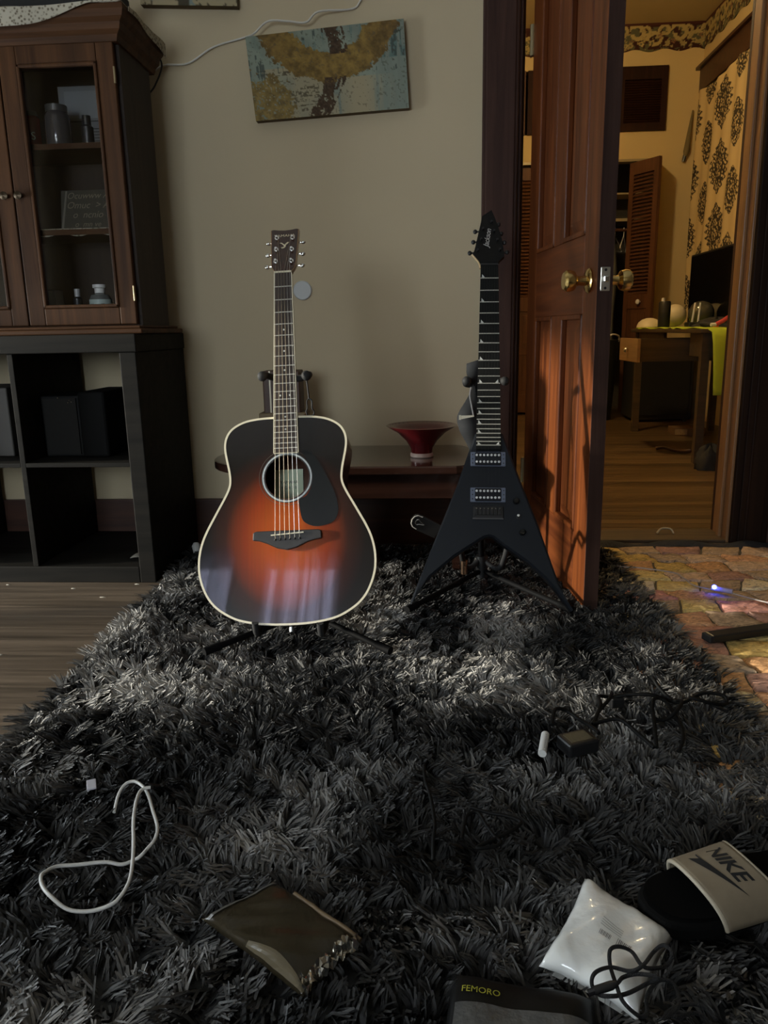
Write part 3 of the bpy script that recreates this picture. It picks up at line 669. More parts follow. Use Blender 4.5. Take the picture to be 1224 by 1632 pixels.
make('carton', MB().box(-0.11, 0.11, -0.08, 0.08, 0, 0.055), mat('carton', (0.16, 0.09, 0.04), 0.8, var=.2), bx, bevel=0.003)
make('label_strip', MB().box(-0.105, -0.02, -0.0815, -0.08, 0.008, 0.048), mat('carton_label', (0.40, 0.26, 0.12), 0.7, var=.4, vscale=90), bx)
# rolled umbrella leaning high in the corner
um = thing('folded_umbrella', 'olive folded umbrella hanging beside the window casing', 'umbrella', (2.11, 7.18, 2.12))
K('canopy', MB().tube([(2.150, 7.185, 2.52), (2.135, 7.18, 2.38), (2.115, 7.172, 2.20), (2.108, 7.172, 2.16)], [0.006, 0.016, 0.026, 0.014], 10), mat('olive_cloth', (0.16, 0.12, 0.05), 0.8), um, smooth=50)
K('tip', MB().tube([(2.106, 7.175, 2.17), (2.095, 7.175, 2.12)], [0.016, 0.012], 8), M_black, um)

# ================================================================== patchwork rag rug in the doorway
pr = thing('patchwork_rug', 'multicoloured patchwork rag rug at the doorway', 'rug', (1.0, 1.95, 0))
PX0, PX1, PY0, PY1 = 0.45, 1.62, 1.10, 2.735
def ragmat():
    m = mat('rag_base', (0.10, 0.085, 0.06), 0.95, var=0.9, vscale=60, bump=.6, bscale=120); return m
make('backing', MB().box(PX0 - 1.0, PX1 - 1.0, PY0 - 1.95, PY1 - 1.95, 0.0005, 0.006), ragmat(), pr)
make('border_band', MB().grid(lambda u, v: (PX0 - 1.0 + (PX1 - PX0) * u, PY1 - 1.95 - 0.05 + 0.075 * v + 0.008 * math.sin(u * 22), 0.008 + 0.012 * math.sin(math.pi * v) + 0.006 * math.sin(u * 40 + 2 * math.sin(u * 9))), 60, 6), mat('navy_cloth', (0.02, 0.022, 0.03), 0.9, var=.4, vscale=50, bump=.5, bscale=90), pr, smooth=60)
pal = [tuple(min(1, q * 1.9) for q in c) for c in [(0.36, 0.19, 0.10), (0.30, 0.20, 0.06), (0.38, 0.27, 0.10), (0.32, 0.15, 0.12), (0.24, 0.17, 0.11), (0.42, 0.34, 0.22), (0.30, 0.16, 0.07), (0.34, 0.23, 0.15), (0.22, 0.12, 0.09), (0.26, 0.13, 0.09)]]
def ragpatch(i):
    c = pal[i]; n = 'rag_patch_%d' % i
    if n in MATS: return MATS[n]
    m = bpy.data.materials.new(n); m.use_nodes = True; nt = m.node_tree; b = nt.nodes['Principled BSDF']
    tc = nt.nodes.new('ShaderNodeTexCoord'); mp = nt.nodes.new('ShaderNodeMapping'); mp.inputs['Scale'].default_value = (38, 85, 38)
    nz = nt.nodes.new('ShaderNodeTexNoise'); nz.inputs['Scale'].default_value = 1; nz.inputs['Detail'].default_value = 8; nz.inputs['Roughness'].default_value = 0.7; nz.inputs['Distortion'].default_value = 1.6
    cr = nt.nodes.new('ShaderNodeValToRGB'); e = cr.color_ramp.elements
    e[0].position = 0.30; e[0].color = (c[0] * .25, c[1] * .3, c[2] * .4, 1); e[1].position = 0.70; e[1].color = (min(1, c[0] * 1.5 + .1), min(1, c[1] * 1.5 + .09), min(1, c[2] * 1.5 + .06), 1)
    k2 = e.new(0.5); k2.color = (*c, 1)
    nt.links.new(tc.outputs['Object'], mp.inputs[0]); nt.links.new(mp.outputs[0], nz.inputs['Vector']); nt.links.new(nz.outputs['Fac'], cr.inputs[0]); nt.links.new(cr.outputs[0], b.inputs['Base Color'])
    b.inputs['Roughness'].default_value = 0.95
    bp = nt.nodes.new('ShaderNodeBump'); bp.inputs['Strength'].default_value = 0.6; bp.inputs['Distance'].default_value = 0.006
    nt.links.new(nz.outputs['Fac'], bp.inputs['Height']); nt.links.new(bp.outputs[0], b.inputs['Normal'])
    MATS[n] = m; return m
rp = random.Random(5)
ncol, nrow = 9, 17
gx = lambda i, j: PX0 + (PX1 - PX0) * (i + (0.5 if j % 2 else 0.0) * (0 < i < ncol)) / ncol
def gpt(i, j, sd):
    r_ = random.Random(sd * 7919 + i * 131 + j * 17)
    x = PX0 + 0.004 + (PX1 - PX0 - 0.008) * i / ncol + (r_.uniform(-0.028, 0.028) if 0 < i < ncol else 0); y = PY0 + (PY1 - 0.045 - PY0) * j / nrow + (r_.uniform(-0.017, 0.017) if 0 < j < nrow else 0)
    return x, y
for j in range(nrow):
    off = rp.uniform(-0.05, 0.05)
    for i in range(ncol):
        q = [gpt(i, j, 1), gpt(i + 1, j, 1), gpt(i + 1, j + 1, 1), gpt(i, j + 1, 1)]
        q = [(min(PX1 - .002, max(PX0 + .002, x + (off if PX0 + .05 < x < PX1 - .05 else 0))), y) for x, y in q]
        cx, cy = sum(p[0] for p in q) / 4, sum(p[1] for p in q) / 4
        bot, top, mid = [], [], []
        n = 16
        for k in range(n):
            e = k // 4; t = (k % 4) / 4; a, b = q[e], q[(e + 1) % 4]
            px = a[0] + (b[0] - a[0]) * t; py = a[1] + (b[1] - a[1]) * t
            sh = 0.955 + rp.uniform(-0.035, 0.03); px = cx + (px - cx) * sh; py = cy + (py - cy) * sh
            bot.append((px - 1.0, py - 1.95, 0.0055)); top.append((cx + (px - cx) * 0.95 - 1.0, cy + (py - cy) * 0.93 - 1.95, 0.011 + rp.uniform(-.002, .005)))
            mid.append((cx + (px - cx) * 0.55 - 1.0, cy + (py - cy) * 0.55 - 1.95, 0.012 + rp.uniform(-.003, .005)))
        mb = MB().add(bot + top + mid + [(cx - 1.0, cy - 1.95, 0.013 + rp.uniform(-.003, .004))], [(k, (k + 1) % n, n + (k + 1) % n, n + k) for k in range(n)] + [(n + k, n + (k + 1) % n, 2 * n + (k + 1) % n, 2 * n + k) for k in range(n)] + [(2 * n + k, 2 * n + (k + 1) % n, 3 * n) for k in range(n)])
        make('patch', mb, ragpatch(rp.randrange(len(pal))), pr, smooth=70)

# ================================================================== black open shelf unit
M_unit = wood('black_stained_wood', (0.005, 0.0045, 0.0038), (0.014, 0.012, 0.0095), 'x', 30, .06, .65, 0, .2, spec=0.1)
SX0, SX1, SY0, SY1 = -2.02, -0.902, 2.31, 2.765
un = thing('black_shelf_unit', 'low black open cube shelf carrying the brown hutch', 'shelf unit', (-1.46, 2.54, 0))
def U(n, mb, m, par=None, **k): return make(n, mb, m, par or un, world=True, **k)
U('top_board', MB().box(SX0, SX1 + 0.004, SY0 - 0.004, SY1, 0.730, 0.784), M_unit, bevel=0.003)
U('base_board', MB().box(SX0 + 0.05, SX1 - 0.052, SY0, SY1, 0.0, 0.054), M_unit, bevel=0.003)
U('side_panel', MB().box(SX1 - 0.052, SX1, SY0, SY1, 0, 0.73), M_unit, bevel=0.003)
U('side_panel', MB().box(SX0, SX0 + 0.05, SY0, SY1, 0, 0.73), M_unit, bevel=0.003)
for x in (-1.306, -1.665): U('divider', MB().box(x, x + 0.017, SY0 + 0.002, SY1, 0.054, 0.73), M_unit, bevel=0.0015)
for x0, x1 in ((-1.289, SX1 - 0.052), (-1.648, -1.306), (SX0 + 0.05, -1.665)): U('shelf_board', MB().box(x0, x1, SY0 + 0.002, SY1, 0.379, 0.393), M_unit, bevel=0.0015)
sa = thing('bookshelf_speaker', 'black speaker with small chrome dots in the upper cubby', 'speaker', (-1.225, 2.5, 0.393))
U('cabinet', MB().box(-1.284, -1.155, 2.44, 2.64, 0.394, 0.592), mat('speaker_vinyl', (0.007, 0.007, 0.007), 0.6, spec=.15), sa, bevel=0.004)
U('front_panel', MB().box(-1.275, -1.164, 2.434, 2.441, 0.402, 0.584), mat('speaker_front', (0.014, 0.0135, 0.0125), 0.7, spec=.15), sa)
for x, z in ((-1.185, 0.578), (-1.178, 0.572), (-1.190, 0.570), (-1.222, 0.586)): U('stud', MB().sphere((x, 2.433, z), 0.0022, 8, 6), M_chrome, sa)
single('black_case', MB().box(-1.152, -1.062, 2.42, 2.66, 0.394, 0.605), mat('case_black', (0.004, 0.004, 0.004), 0.8, spec=.1), 'taller plain black case beside the speaker in the cubby', 'case', bevel=0.008)
single('grey_carton', MB().box(-1.60, -1.40, 2.45, 2.68, 0.394, 0.62), mat('grey_board', (0.05, 0.045, 0.04), 0.7), 'grey carton in the cubby at the left picture edge', 'box', bevel=0.004)
single('paper_scrap', MB().grid(lambda u, v: (-1.02 + 0.06 * u + .01 * v, 2.40 + 0.07 * v, 0.056 + 0.004 * math.sin(u * 4 + v * 3)), 6, 6), mat('grey_paper', (0.35, 0.32, 0.27), 0.8), 'small pale paper scrap in the bottom cubby', 'paper', solid=0.0008)

# ================================================================== brown glazed hutch
HX1, HY0, HY1 = -0.917, 2.41, 2.675
HX0 = -1.98
hu = thing('glazed_hutch', 'brown wooden hutch with glass doors on the black shelf', 'cabinet', (-1.45, 2.54, 0.784))
def Hh(n, mb, m=None, par=None, **k): return make(n, mb, m or W_cab, par or hu, world=True, **k)
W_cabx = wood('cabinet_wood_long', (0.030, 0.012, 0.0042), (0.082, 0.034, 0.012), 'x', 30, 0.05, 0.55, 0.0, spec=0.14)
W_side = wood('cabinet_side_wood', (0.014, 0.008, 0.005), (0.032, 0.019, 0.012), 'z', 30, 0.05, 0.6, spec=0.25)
Hh('plinth', MB().box(HX0 - 0.02, HX1 + 0.030, HY0 - 0.07, HY1 + 0.05, 0.784, 0.799).box(HX0 - 0.01, HX1 + 0.018, HY0 - 0.05, HY1 + 0.04, 0.799, 0.808), W_cabx, bevel=0.004)
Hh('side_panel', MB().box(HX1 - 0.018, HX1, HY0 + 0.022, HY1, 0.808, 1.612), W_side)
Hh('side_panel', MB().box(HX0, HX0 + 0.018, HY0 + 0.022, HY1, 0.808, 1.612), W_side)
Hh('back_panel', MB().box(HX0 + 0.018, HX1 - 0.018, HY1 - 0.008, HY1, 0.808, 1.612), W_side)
Hh('top_board', MB().box(HX0, HX1, HY0, HY1, 1.612, 1.63), W_cabx)
CP = [(-0.02, 1.60), (0.006, 1.602), (0.012, 1.618), (0.024, 1.628), (0.028, 1.645), (0.040, 1.655), (0.045, 1.672), (0.045, 1.686), (-0.02, 1.686)]
cvs = []
for d, z in CP: cvs += [(HX0 - 0.02, HY0 - d, z), (HX1 + d, HY0 - d, z), (HX1 + d, HY1 + 0.035, z)]
cfs = [(3 * k + q, 3 * k + q + 1, 3 * ((k + 1) % 9) + q + 1, 3 * ((k + 1) % 9) + q) for k in range(9) for q in range(2)] + [tuple(3 * k for k in range(9)), tuple(3 * k + 2 for k in range(9))[::-1]]
Hh('crown_moulding', MB().add(cvs, cfs), W_cabx)
Hh('roof_board', MB().box(HX0 - 0.03, HX1 + 0.04, HY0 - 0.04, HY1 + 0.03, 1.672, 1.686), W_cabx)
for z in (1.085, 1.330): Hh('shelf_board', MB().box(HX0 + 0.018, HX1 - 0.018, HY0 + 0.035, HY1 - 0.008, z, z + 0.016), W_cabx)
Hh('floor_board', MB().box(HX0 + 0.018, HX1 - 0.018, HY0 + 0.022, HY1 - 0.008, 0.808, 0.846), W_cabx)
M_cglass = bpy.data.materials.new('cabinet_glass'); M_cglass.use_nodes = True
_nt = M_cglass.node_tree; _nt.nodes.clear()
_o = _nt.nodes.new('ShaderNodeOutputMaterial'); _t = _nt.nodes.new('ShaderNodeBsdfTransparent'); _g = _nt.nodes.new('ShaderNodeBsdfGlossy'); _g.inputs['Roughness'].default_value = .03
_f = _nt.nodes.new('ShaderNodeFresnel'); _f.inputs[0].default_value = 1.45; _m = _nt.nodes.new('ShaderNodeMixShader')
_nt.links.new(_f.outputs[0], _m.inputs[0]); _nt.links.new(_t.outputs[0], _m.inputs[1]); _nt.links.new(_g.outputs[0], _m.inputs[2]); _nt.links.new(_m.outputs[0], _o.inputs[0])
def hdoor(x0, x1, knob_right):
    z0, z1 = 0.813, 1.606; f = 0.052
    d = Hh('door', MB().box(x0, x0 + f, HY0, HY0 + 0.02, z0, z1).box(x1 - f, x1, HY0, HY0 + 0.02, z0, z1).box(x0 + f, x1 - f, HY0, HY0 + 0.02, z0, z0 + f).box(x0 + f, x1 - f, HY0, HY0 + 0.02, z1 - f, z1), bevel=0.003)
    g = 0.010; a, b, c, e = x0 + f, x1 - f, z0 + f, z1 - f
    Hh('glazing_bead', MB().box(a, a + g, HY0 - 0.004, HY0 + 0.014, c, e).box(b - g, b, HY0 - 0.004, HY0 + 0.014, c, e).box(a, b, HY0 - 0.004, HY0 + 0.014, c, c + g).box(a, b, HY0 - 0.004, HY0 + 0.014, e - g, e), par=d, bevel=0.003)
    Hh('pane', MB().box(a, b, HY0 + 0.009, HY0 + 0.012, c, e), M_cglass, d)
    kx = x1 - 0.02 if knob_right else x0 + 0.02
    Hh('knob', MB().lathe([(0.006, 0), (0.006, 0.008), (0.011, 0.014), (0.012, 0.02), (0.0005, 0.024)], (kx, HY0, 1.195), Matrix.Rotation(R(90), 3, 'X'), 14), mat('dark_bronze', (0.05, 0.035, 0.02), 0.35, 0.8), d, smooth=40)
    hx = x0 if knob_right else x1
    for z in (0.905, 1.515): Hh('hinge', MB().cyl((hx, HY0 - 0.003, z - 0.022), (hx, HY0 - 0.003, z + 0.022), 0.0032, n=8), mat('old_brass', (0.35, 0.28, 0.16), 0.4, 0.8), d)
    return d
hdoor(-1.272, -0.927, False)
hdoor(-1.620, -1.276, True)
Hh('panel_end', MB().box(HX0 + 0.0, -1.624, HY0, HY0 + 0.022, 0.813, 1.606))
# ---- what stands inside the hutch
YB = 2.50
def bottle(name, x, y, z, prof, m, lab, cat, cap=None, capm=None, band=None, bandm=None):
    t = thing(name, lab, cat, (x, y, z))
    make('body', MB().lathe(prof, n=18), m, t, smooth=35)
    if cap: make('cap', MB().lathe(cap, n=18), capm, t, smooth=35)
    if band: make('paper_label', MB().lathe(band, n=18), bandm, t, smooth=35)
    return t
M_jar = mat('jar_glass', (0.06, 0.055, 0.055), 0.12)
bottle('red_candle', -1.236, YB, 1.346, [(0.022, 0), (0.024, 0.003), (0.024, 0.085), (0.02, 0.09), (0.0005, 0.09)], mat('red_glass', (0.16, 0.018, 0.012), 0.12), 'red glass candle at the left of the top hutch shelf', 'candle',
       [(0.022, 0.09), (0.018, 0.105), (0.0005, 0.105)], M_jar)
lettering('printed_letter', 'S', 0.032, M_white, bpy.data.objects['red_candle'], lambda a, b: (0.012 + a, -0.0245 + a * a * 6, 0.03 + b))
bottle('glass_jar', -1.155, YB, 1.346, [(0.036, 0), (0.038, 0.004), (0.038, 0.085), (0.03, 0.10), (0.0005, 0.10)], M_jar, 'clear glass jar in the middle of the top hutch shelf', 'jar', [(0.032, 0.10), (0.032, 0.118), (0.0005, 0.119)], mat('grey_lid', (0.09, 0.09, 0.09), 0.4, .5))
bottle('black_vial', -1.055, YB - 0.02, 1.346, [(0.017, 0), (0.018, 0.002), (0.018, 0.05), (0.011, 0.056), (0.0005, 0.056)], M_black, 'small black vial at the right of the top hutch shelf', 'bottle', [(0.0125, 0.056), (0.0125, 0.082), (0.0005, 0.083)], M_black)
ev = thing('envelope', 'pale window envelope leaning at the back of the top shelf', 'envelope', (-1.10, 2.6, 1.346))
make('sheet', MB().box(-0.09, 0.10, 0, 0.002, 0, 0.20), mat('envelope_paper', (0.13, 0.135, 0.14), 0.7), ev)
make('flap', MB().box(-0.07, 0.10, -0.003, 0.0, 0.105, 0.185), mat('envelope_flap', (0.17, 0.18, 0.185), 0.6), ev)
for k in range(7): make('print_line', MB().box(0.012, 0.05 - 0.004 * (k % 3), -0.0012, -0.0002, 0.02 + k * 0.009, 0.0225 + k * 0.009), M_blackmatte, ev)
make('print_line', MB().box(-0.06, 0.10, -0.0012, -0.0002, 0.096, 0.099), M_blackmatte, ev)
sg = thing('lettered_plaque', 'dark plaque with pale handwriting on the middle hutch shelf', 'plaque', (-1.105, 2.52, 1.102))
Mtilt = Matrix.Rotation(R(-12), 3, 'X')
def tl(a, b, off=-0.0045): return Mtilt @ Vector((a, off, b))
make('board', MB().obox(Mtilt @ Vector((0, 0, 0.066)), (0.165, 0.008, 0.128), Mtilt), mat('plaque_paint', (0.030, 0.026, 0.016), 0.6, var=.4, vscale=60), sg)
make('edge_strip', MB().add([tl(-0.082, 0.003), tl(-0.075, 0.003), tl(-0.062, 0.128), tl(-0.068, 0.128)], [(0, 1, 2, 3)]), mat('plaque_edge', (0.14, 0.13, 0.10), 0.6), sg)
M_ink = mat('cream_ink', (0.17, 0.15, 0.10), 0.7)
for k, (tx, sz) in enumerate((('Ocuwww A', 0.028), ('Omuc  > A', 0.030), ('o  ncnio', 0.030), ('o  mn ve', 0.024))):
    lettering('handwriting', tx, sz, M_ink, sg, lambda a, b, k=k: tl(a + 0.004, b + 0.112 - 0.030 * k), shear=0.3)
def doily(x0, x1, z, nm, lab, hang):
    def fn(u, v):
        x = x0 + (x1 - x0) * u; L = 0.19; s = v * (L + hang)
        if s < L: return (x, 2.645 - s, z + 0.003)
        return (x, 2.645 - L - 0.003, z + 0.003 - (s - L) * (0.75 + 0.35 * math.sin(u * 9.4) ** 2))
    return single(nm, MB().grid(fn, 40, 26), lace_mat(), lab, 'doily', solid=0.001)
def lace_mat():
    if 'lace' in MATS: return MATS['lace']
    m = bpy.data.materials.new('lace_cloth'); m.use_nodes = True; nt = m.node_tree; b = nt.nodes['Principled BSDF']
    tc = nt.nodes.new('ShaderNodeTexCoord'); vo = nt.nodes.new('ShaderNodeTexVoronoi'); vo.inputs['Scale'].default_value = 110
    cr = nt.nodes.new('ShaderNodeValToRGB'); cr.color_ramp.elements[0].position = .2; cr.color_ramp.elements[0].color = (0.11, 0.09, 0.06, 1); cr.color_ramp.elements[1].position = .5; cr.color_ramp.elements[1].color = (0.36, 0.33, 0.26, 1)
    nt.links.new(tc.outputs['Object'], vo.inputs['Vector']); nt.links.new(vo.outputs['Distance'], cr.inputs[0]); nt.links.new(cr.outputs[0], b.inputs['Base Color']); b.inputs['Roughness'].default_value = .9
    MATS['lace'] = m; return m
doily(-1.262, -0.945, 1.102, 'lace_doily', 'lace doily on the middle hutch shelf under the plaque', 0.022)
single('grey_card_box', MB().box(-1.262, -1.215, 2.48, 2.54, 0.847, 0.925), mat('grey_card', (0.13, 0.13, 0.14), 0.6), 'small grey box at the bottom left of the hutch', 'box', bevel=0.002)
bottle('slim_black_bottle', -1.150, YB, 0.847, [(0.013, 0), (0.014, 0.002), (0.014, 0.05), (0.008, 0.056), (0.0005, 0.056)], M_black, 'slim black bottle with a pale cap on the hutch floor', 'bottle', [(0.009, 0.056), (0.009, 0.08), (0.0005, 0.081)], mat('pale_cap', (0.4, 0.4, 0.42), 0.3))
wb = bottle('white_capped_bottle', -1.062, YB - 0.03, 0.847, [(0.030, 0), (0.034, 0.003), (0.034, 0.045), (0.028, 0.058), (0.015, 0.064), (0.0005, 0.064)], mat('clear_bottle', (0.12, 0.13, 0.13), 0.1), 'squat bottle with white cap and pale teal label in the hutch', 'bottle',
       [(0.016, 0.064), (0.016, 0.078), (0.021, 0.080), (0.021, 0.090), (0.0005, 0.091)], M_white, [(0.0346, 0.006), (0.0346, 0.044)], mat('teal_label', (0.42, 0.52, 0.50), 0.5))
lettering('printed_letters', 'COAWIT', 0.0125, M_blackmatte, wb, lambda a, b: (0.0352 * math.sin(a / 0.0352), -0.0352 * math.cos(a / 0.0352), 0.026 + b))
dl = thing('small_figurine', 'small round-headed tan figurine behind the squat bottle', 'figurine', (-0.995, 2.56, 0.847))
M_tan = mat('tan_ceramic', (0.22, 0.15, 0.08), 0.5)
make('body', MB().lathe([(0.028, 0), (0.03, 0.02), (0.022, 0.06), (0.014, 0.085), (0.0005, 0.088)], n=16), mat('figure_cloth', (0.08, 0.045, 0.03), 0.7), dl, smooth=40)
make('head', MB().sphere((0, 0, 0.115), 0.031, 16, 12, (1, 0.95, 1.1)), M_tan, dl, smooth=60)
for x, z in ((-0.010, 0.122), (0.010, 0.122), (0.0, 0.106)): make('face_dot', MB().sphere((x, -0.0285, z), 0.004, 8, 6), M_black, dl)
for k in range(3): make('hair_tuft', MB().tube([(-0.01 + .01 * k, 0, 0.145), (-0.012 + .012 * k, -0.004, 0.165)], 0.003, 6), M_tan, dl)
# lace runner and black set on top
def runner(u, v):
    x = -1.97 + (1.97 - 0.872) * u; L = 0.33; s = v * (L + 0.12)
    hang = 0.085 * clamp01((-0.96 - x) / 0.30) * (0.8 + 0.2 * math.sin(x * 16)) + 0.004
    if s < L: return (x, 2.705 - s, 1.689 + 0.003 * math.sin(x * 30 + s * 20))
    q = (s - L) / 0.12
    return (x, 2.705 - L - 0.020 - 0.003 * math.sin(x * 25), 1.688 - q * float(hang))
single('lace_runner', MB().grid(runner, 80, 30), lace_mat(), 'speckled lace runner draped over the hutch top', 'tablecloth', solid=0.0015, smooth=60)
single('lace_corner', MB().grid(lambda u, v: (-0.875 + 0.008 + 0.004 * math.sin(u * 9), 2.40 + 0.30 * u, 1.687 - v * (0.012 + 0.03 * u * u)), 20, 4), lace_mat(), 'narrow lace strip hanging down the hutch side', 'cloth', solid=0.0015)
ts = thing('black_media_box', 'black media box on the lace runner atop the hutch', 'electronics', (-1.28, 2.56, 1.692))
U('case', MB().box(-1.62, -0.955, 2.47, 2.66, 1.694, 1.80), M_blackmatte, ts, bevel=0.006)
for x in (-1.58, -1.0): U('foot', MB().box(x, x + 0.03, 2.5, 2.6, 1.690, 1.695), M_black, ts)

# ================================================================== canvases, cables and disc on the wall
def canvas(name, corners, label, painter, nu, nv):
    # corners: TL,TR,BR,BL as (x,z); real canvas block 3 cm deep
    TL, TR, BR, BL = [np.array(c) for c in corners]
    c0 = (TL + TR + BR + BL) / 4
    t = thing(name, label, 'painting', (c0[0], WY - 0.001, c0[1]))
    P = lambda u, v: TL * (1 - u) * (1 - v) + TR * u * (1 - v) + BR * u * v + BL * (1 - u) * v
    yf, yb = WY - 0.032, WY - 0.001
    mb = MB().grid(lambda u, v: (*(lambda p: (p[0], yf, p[1]))(P(u, v)),), nu, nv)
    o = make('painted_front', mb, vcol_mat('canvas_paint', 0.7, 0.3, 900), t, world=True)
    uu, vv = np.meshgrid(np.linspace(0, 1, nu + 1), np.linspace(0, 1, nv + 1)); set_vcol(o, painter(uu, vv).reshape(-1, 3))
    q = [TL, TR, BR, BL]
    make('wrapped_edge', MB().add([(p[0], yf + 0.0005, p[1]) for p in q] + [(p[0], yb, p[1]) for p in q], [(0, 1, 2, 3)[::-1], (4, 5, 6, 7)] + [(i, (i + 1) % 4, (i + 1) % 4 + 4, i + 4) for i in range(4)]), mat('canvas_edge', (0.09, 0.06, 0.025), 0.8, var=.5, vscale=30), t, world=True)
    return t
def paint1(u, v):
    A = 1.85; x = u * A; y = v
    st = lambda a, k=2.4: np.clip((a - 0.5) * k + 0.5, 0, 1)
    n = st(fbm(x, y, 2, 3)); n2 = st(fbm(x, y, 7, 16)); n3 = st(vnoise(x, y, 91, 55), 1.4); vs = st(fbm(x * 6, y * 0.5, 12, 5)); hs = st(fbm(x * 0.6, y * 7, 15, 5)); lo = st(fbm(x, y, 62, 2.2))
    C = lambda *c: np.array(c)
    col = np.ones(u.shape + (3,)) * C(0.185, 0.215, 0.175)
    def mixc(m, c):
        nonlocal col; m = np.clip(m, 0, 1)[..., None]; col = col * (1 - m) + C(*c) * m
    mixc((vs - 0.55) * 4 * (y < 0.62), (0.10, 0.16, 0.145))
    mixc((lo - 0.5) * 3 * (y < 0.75), (0.24, 0.28, 0.22))
    mixc((y > 0.40) * (x > 0.15) * (x < 1.02) * (n * 1.4), (0.33, 0.29, 0.185))
    mixc(((x > 1.05) & (y > 0.58)) * (1.15 - np.abs(x - 1.28) * 2.6), (0.34, 0.29, 0.18))
    mixc((x > 1.45) * (y > 0.4) * (vs * 1.2), (0.20, 0.235, 0.19))
    mixc(((x > 0.12) & (x < 0.80) & (y > 0.40) & (y < 0.95)) * (hs > 0.60) * (n3 > 0.42) * 0.85, (0.085, 0.070, 0.035))
    mixc((y < 0.55) * (vs > 0.86) * (n2 > 0.4) * 0.8, (0.05, 0.065, 0.055))
    r = np.hypot((x - 0.97) / 0.86, (y + 0.20) / 0.82)
    ed = 0.07 * (n2 - 0.5) + 0.03 * (n3 - .5)
    band = ((r + ed) < 0.985) & ((r + ed) > 0.575)
    ends = np.clip((np.abs(x - 0.90) - 0.35) * 2.0, 0, 1)
    oc = C(0.205, 0.130, 0.030) * (1 - 0.55 * ends)[..., None] + C(0.10, 0.055, 0.018) * (0.55 * ends)[..., None]
    col = np.where(band[..., None], oc * (0.55 + 0.65 * n2 + 0.25 * n3)[..., None], col)
    cb = (np.hypot(x / 0.55, (1 - y) / 0.56) + 0.35 * (n2 - .5) + 0.2 * (n - .5)) < 0.95
    col = np.where((cb & (n3 > 0.08))[..., None], C(0.20, 0.140, 0.042) * (0.6 + 0.6 * n2 + 0.3 * n3)[..., None], col)
    for k, (x0, w_) in enumerate(((0.955, 0.075), (1.055, 0.030), (1.105, 0.020))):
        xc = x0 + 0.10 * np.sin(y * 2.6 + 0.2) - 0.26 * y ** 2
        m = (np.abs(x - xc) < w_ * (0.45 + 0.85 * vs)) & ~((y > 0.30) & (y < 0.57)) & (n2 * .6 + n3 * .5 > (0.22 if k == 0 else 0.46))
        col = np.where(m[..., None], C(0.060, 0.034, 0.015) * (0.6 + .7 * n3)[..., None], col)
    dk = (x > 1.60) & (st(fbm(x, y, 40, 8)) > 0.60) & (y < 0.62); col = np.where(dk[..., None], C(0.055, 0.062, 0.048), col)
    mixc((n3 > 0.93) * 0.5, (0.07, 0.06, 0.04))
    return np.clip(col, 0, 1)
canvas('abstract_canvas', [(-0.616, 1.717), (-0.100, 1.749), (-0.085, 1.487), (-0.595, 1.465)], 'tilted abstract canvas with ochre arc and teal ground', paint1, 190, 100)
def paint2(u, v):
    n = fbm(u * 1.7, v, 5, 5); n2 = fbm(u * 1.7, v, 8, 16)
    c = np.where((n > .5)[..., None], np.array([0.20, 0.25, 0.23]), np.array([0.36, 0.30, 0.18])); c = np.where(((np.abs(u - .45) < .05) | (n2 > .68))[..., None], np.array([0.06, 0.05, 0.03]), c)
    return c
canvas('abstract_canvas', [(-0.94, 2.09), (-0.63, 2.07), (-0.637, 1.807), (-0.955, 1.825)], 'second abstract canvas cut off by the top picture edge', paint2, 60, 50)
cab = [(-0.967, 1.615), (-0.904, 1.651), (-0.818, 1.655), (-0.73, 1.70), (-0.624, 1.724), (-0.586, 1.723), (-0.538, 1.757), (-0.476, 1.755), (-0.414, 1.749), (-0.372, 1.778), (-0.269, 1.792), (-0.238, 1.817), (-0.20, 1.88), (-0.18, 2.0)]
single('white_wall_cable', MB().tube(smooth_path([(x, WY - 0.006 - (0.032 if -0.60 < x < -0.30 else 0), z) for x, z in cab], 6), 0.0032, 8), mat('white_cable', (0.6, 0.58, 0.52), 0.5), 'thin white cable strung along the wall behind the canvas', 'cable', smooth=60)
single('black_wall_cable', MB().tube(smooth_path([(-0.96, 2.72, 1.70), (-0.93, 2.74, 1.71), (-0.911, 2.75, 1.678), (-0.899, 2.755, 1.64), (-0.929, 2.76, 1.585), (-0.961, 2.76, 1.543), (-0.98, 2.76, 1.45)], 6), 0.003, 8), M_black, 'thin black cable hanging behind the hutch corner', 'cable', smooth=60)
single('wall_disc', MB().lathe([(0.0005, 0), (0.033, 0), (0.033, 0.006), (0.030, 0.009), (0.0005, 0.010)], (-0.467, WY - 0.0, 0.921), Matrix.Rotation(R(90), 3, 'X'), 36), mat('disc_white', (0.48, 0.50, 0.50), 0.5), 'round white cover disc on the wall beside the guitar neck', 'cover plate', smooth=40)

# ================================================================== low dark table, bowl and slim box
W_table = wood('glossy_table_wood', (0.016, 0.007, 0.005), (0.036, 0.015, 0.010), 'x', 30, .05, .16, 0.5, 0.02)
TX0, TX1, TYa, TYb, TZ = -0.742, 0.14, 2.315, 2.762, 0.374
def oval(x0, x1, y0, y1, n=14):
    r = (y1 - y0) / 2; cy = (y0 + y1) / 2; pts = []
    for k in range(n + 1): a = -math.pi / 2 + math.pi * k / n; pts.append((x1 - r * .35 + r * .35 * math.cos(a), cy + r * math.sin(a)))
    for k in range(n + 1): a = math.pi / 2 + math.pi * k / n; pts.append((x0 + r * .9 + r * .9 * math.cos(a), cy + r * math.sin(a)))
    return pts
tb = thing('low_table', 'low glossy dark wooden table against the wall', 'table', (-0.3, 2.54, 0))
def T_(n, mb, m=None, **k): return make(n, mb, m or W_table, tb, world=True, **k)
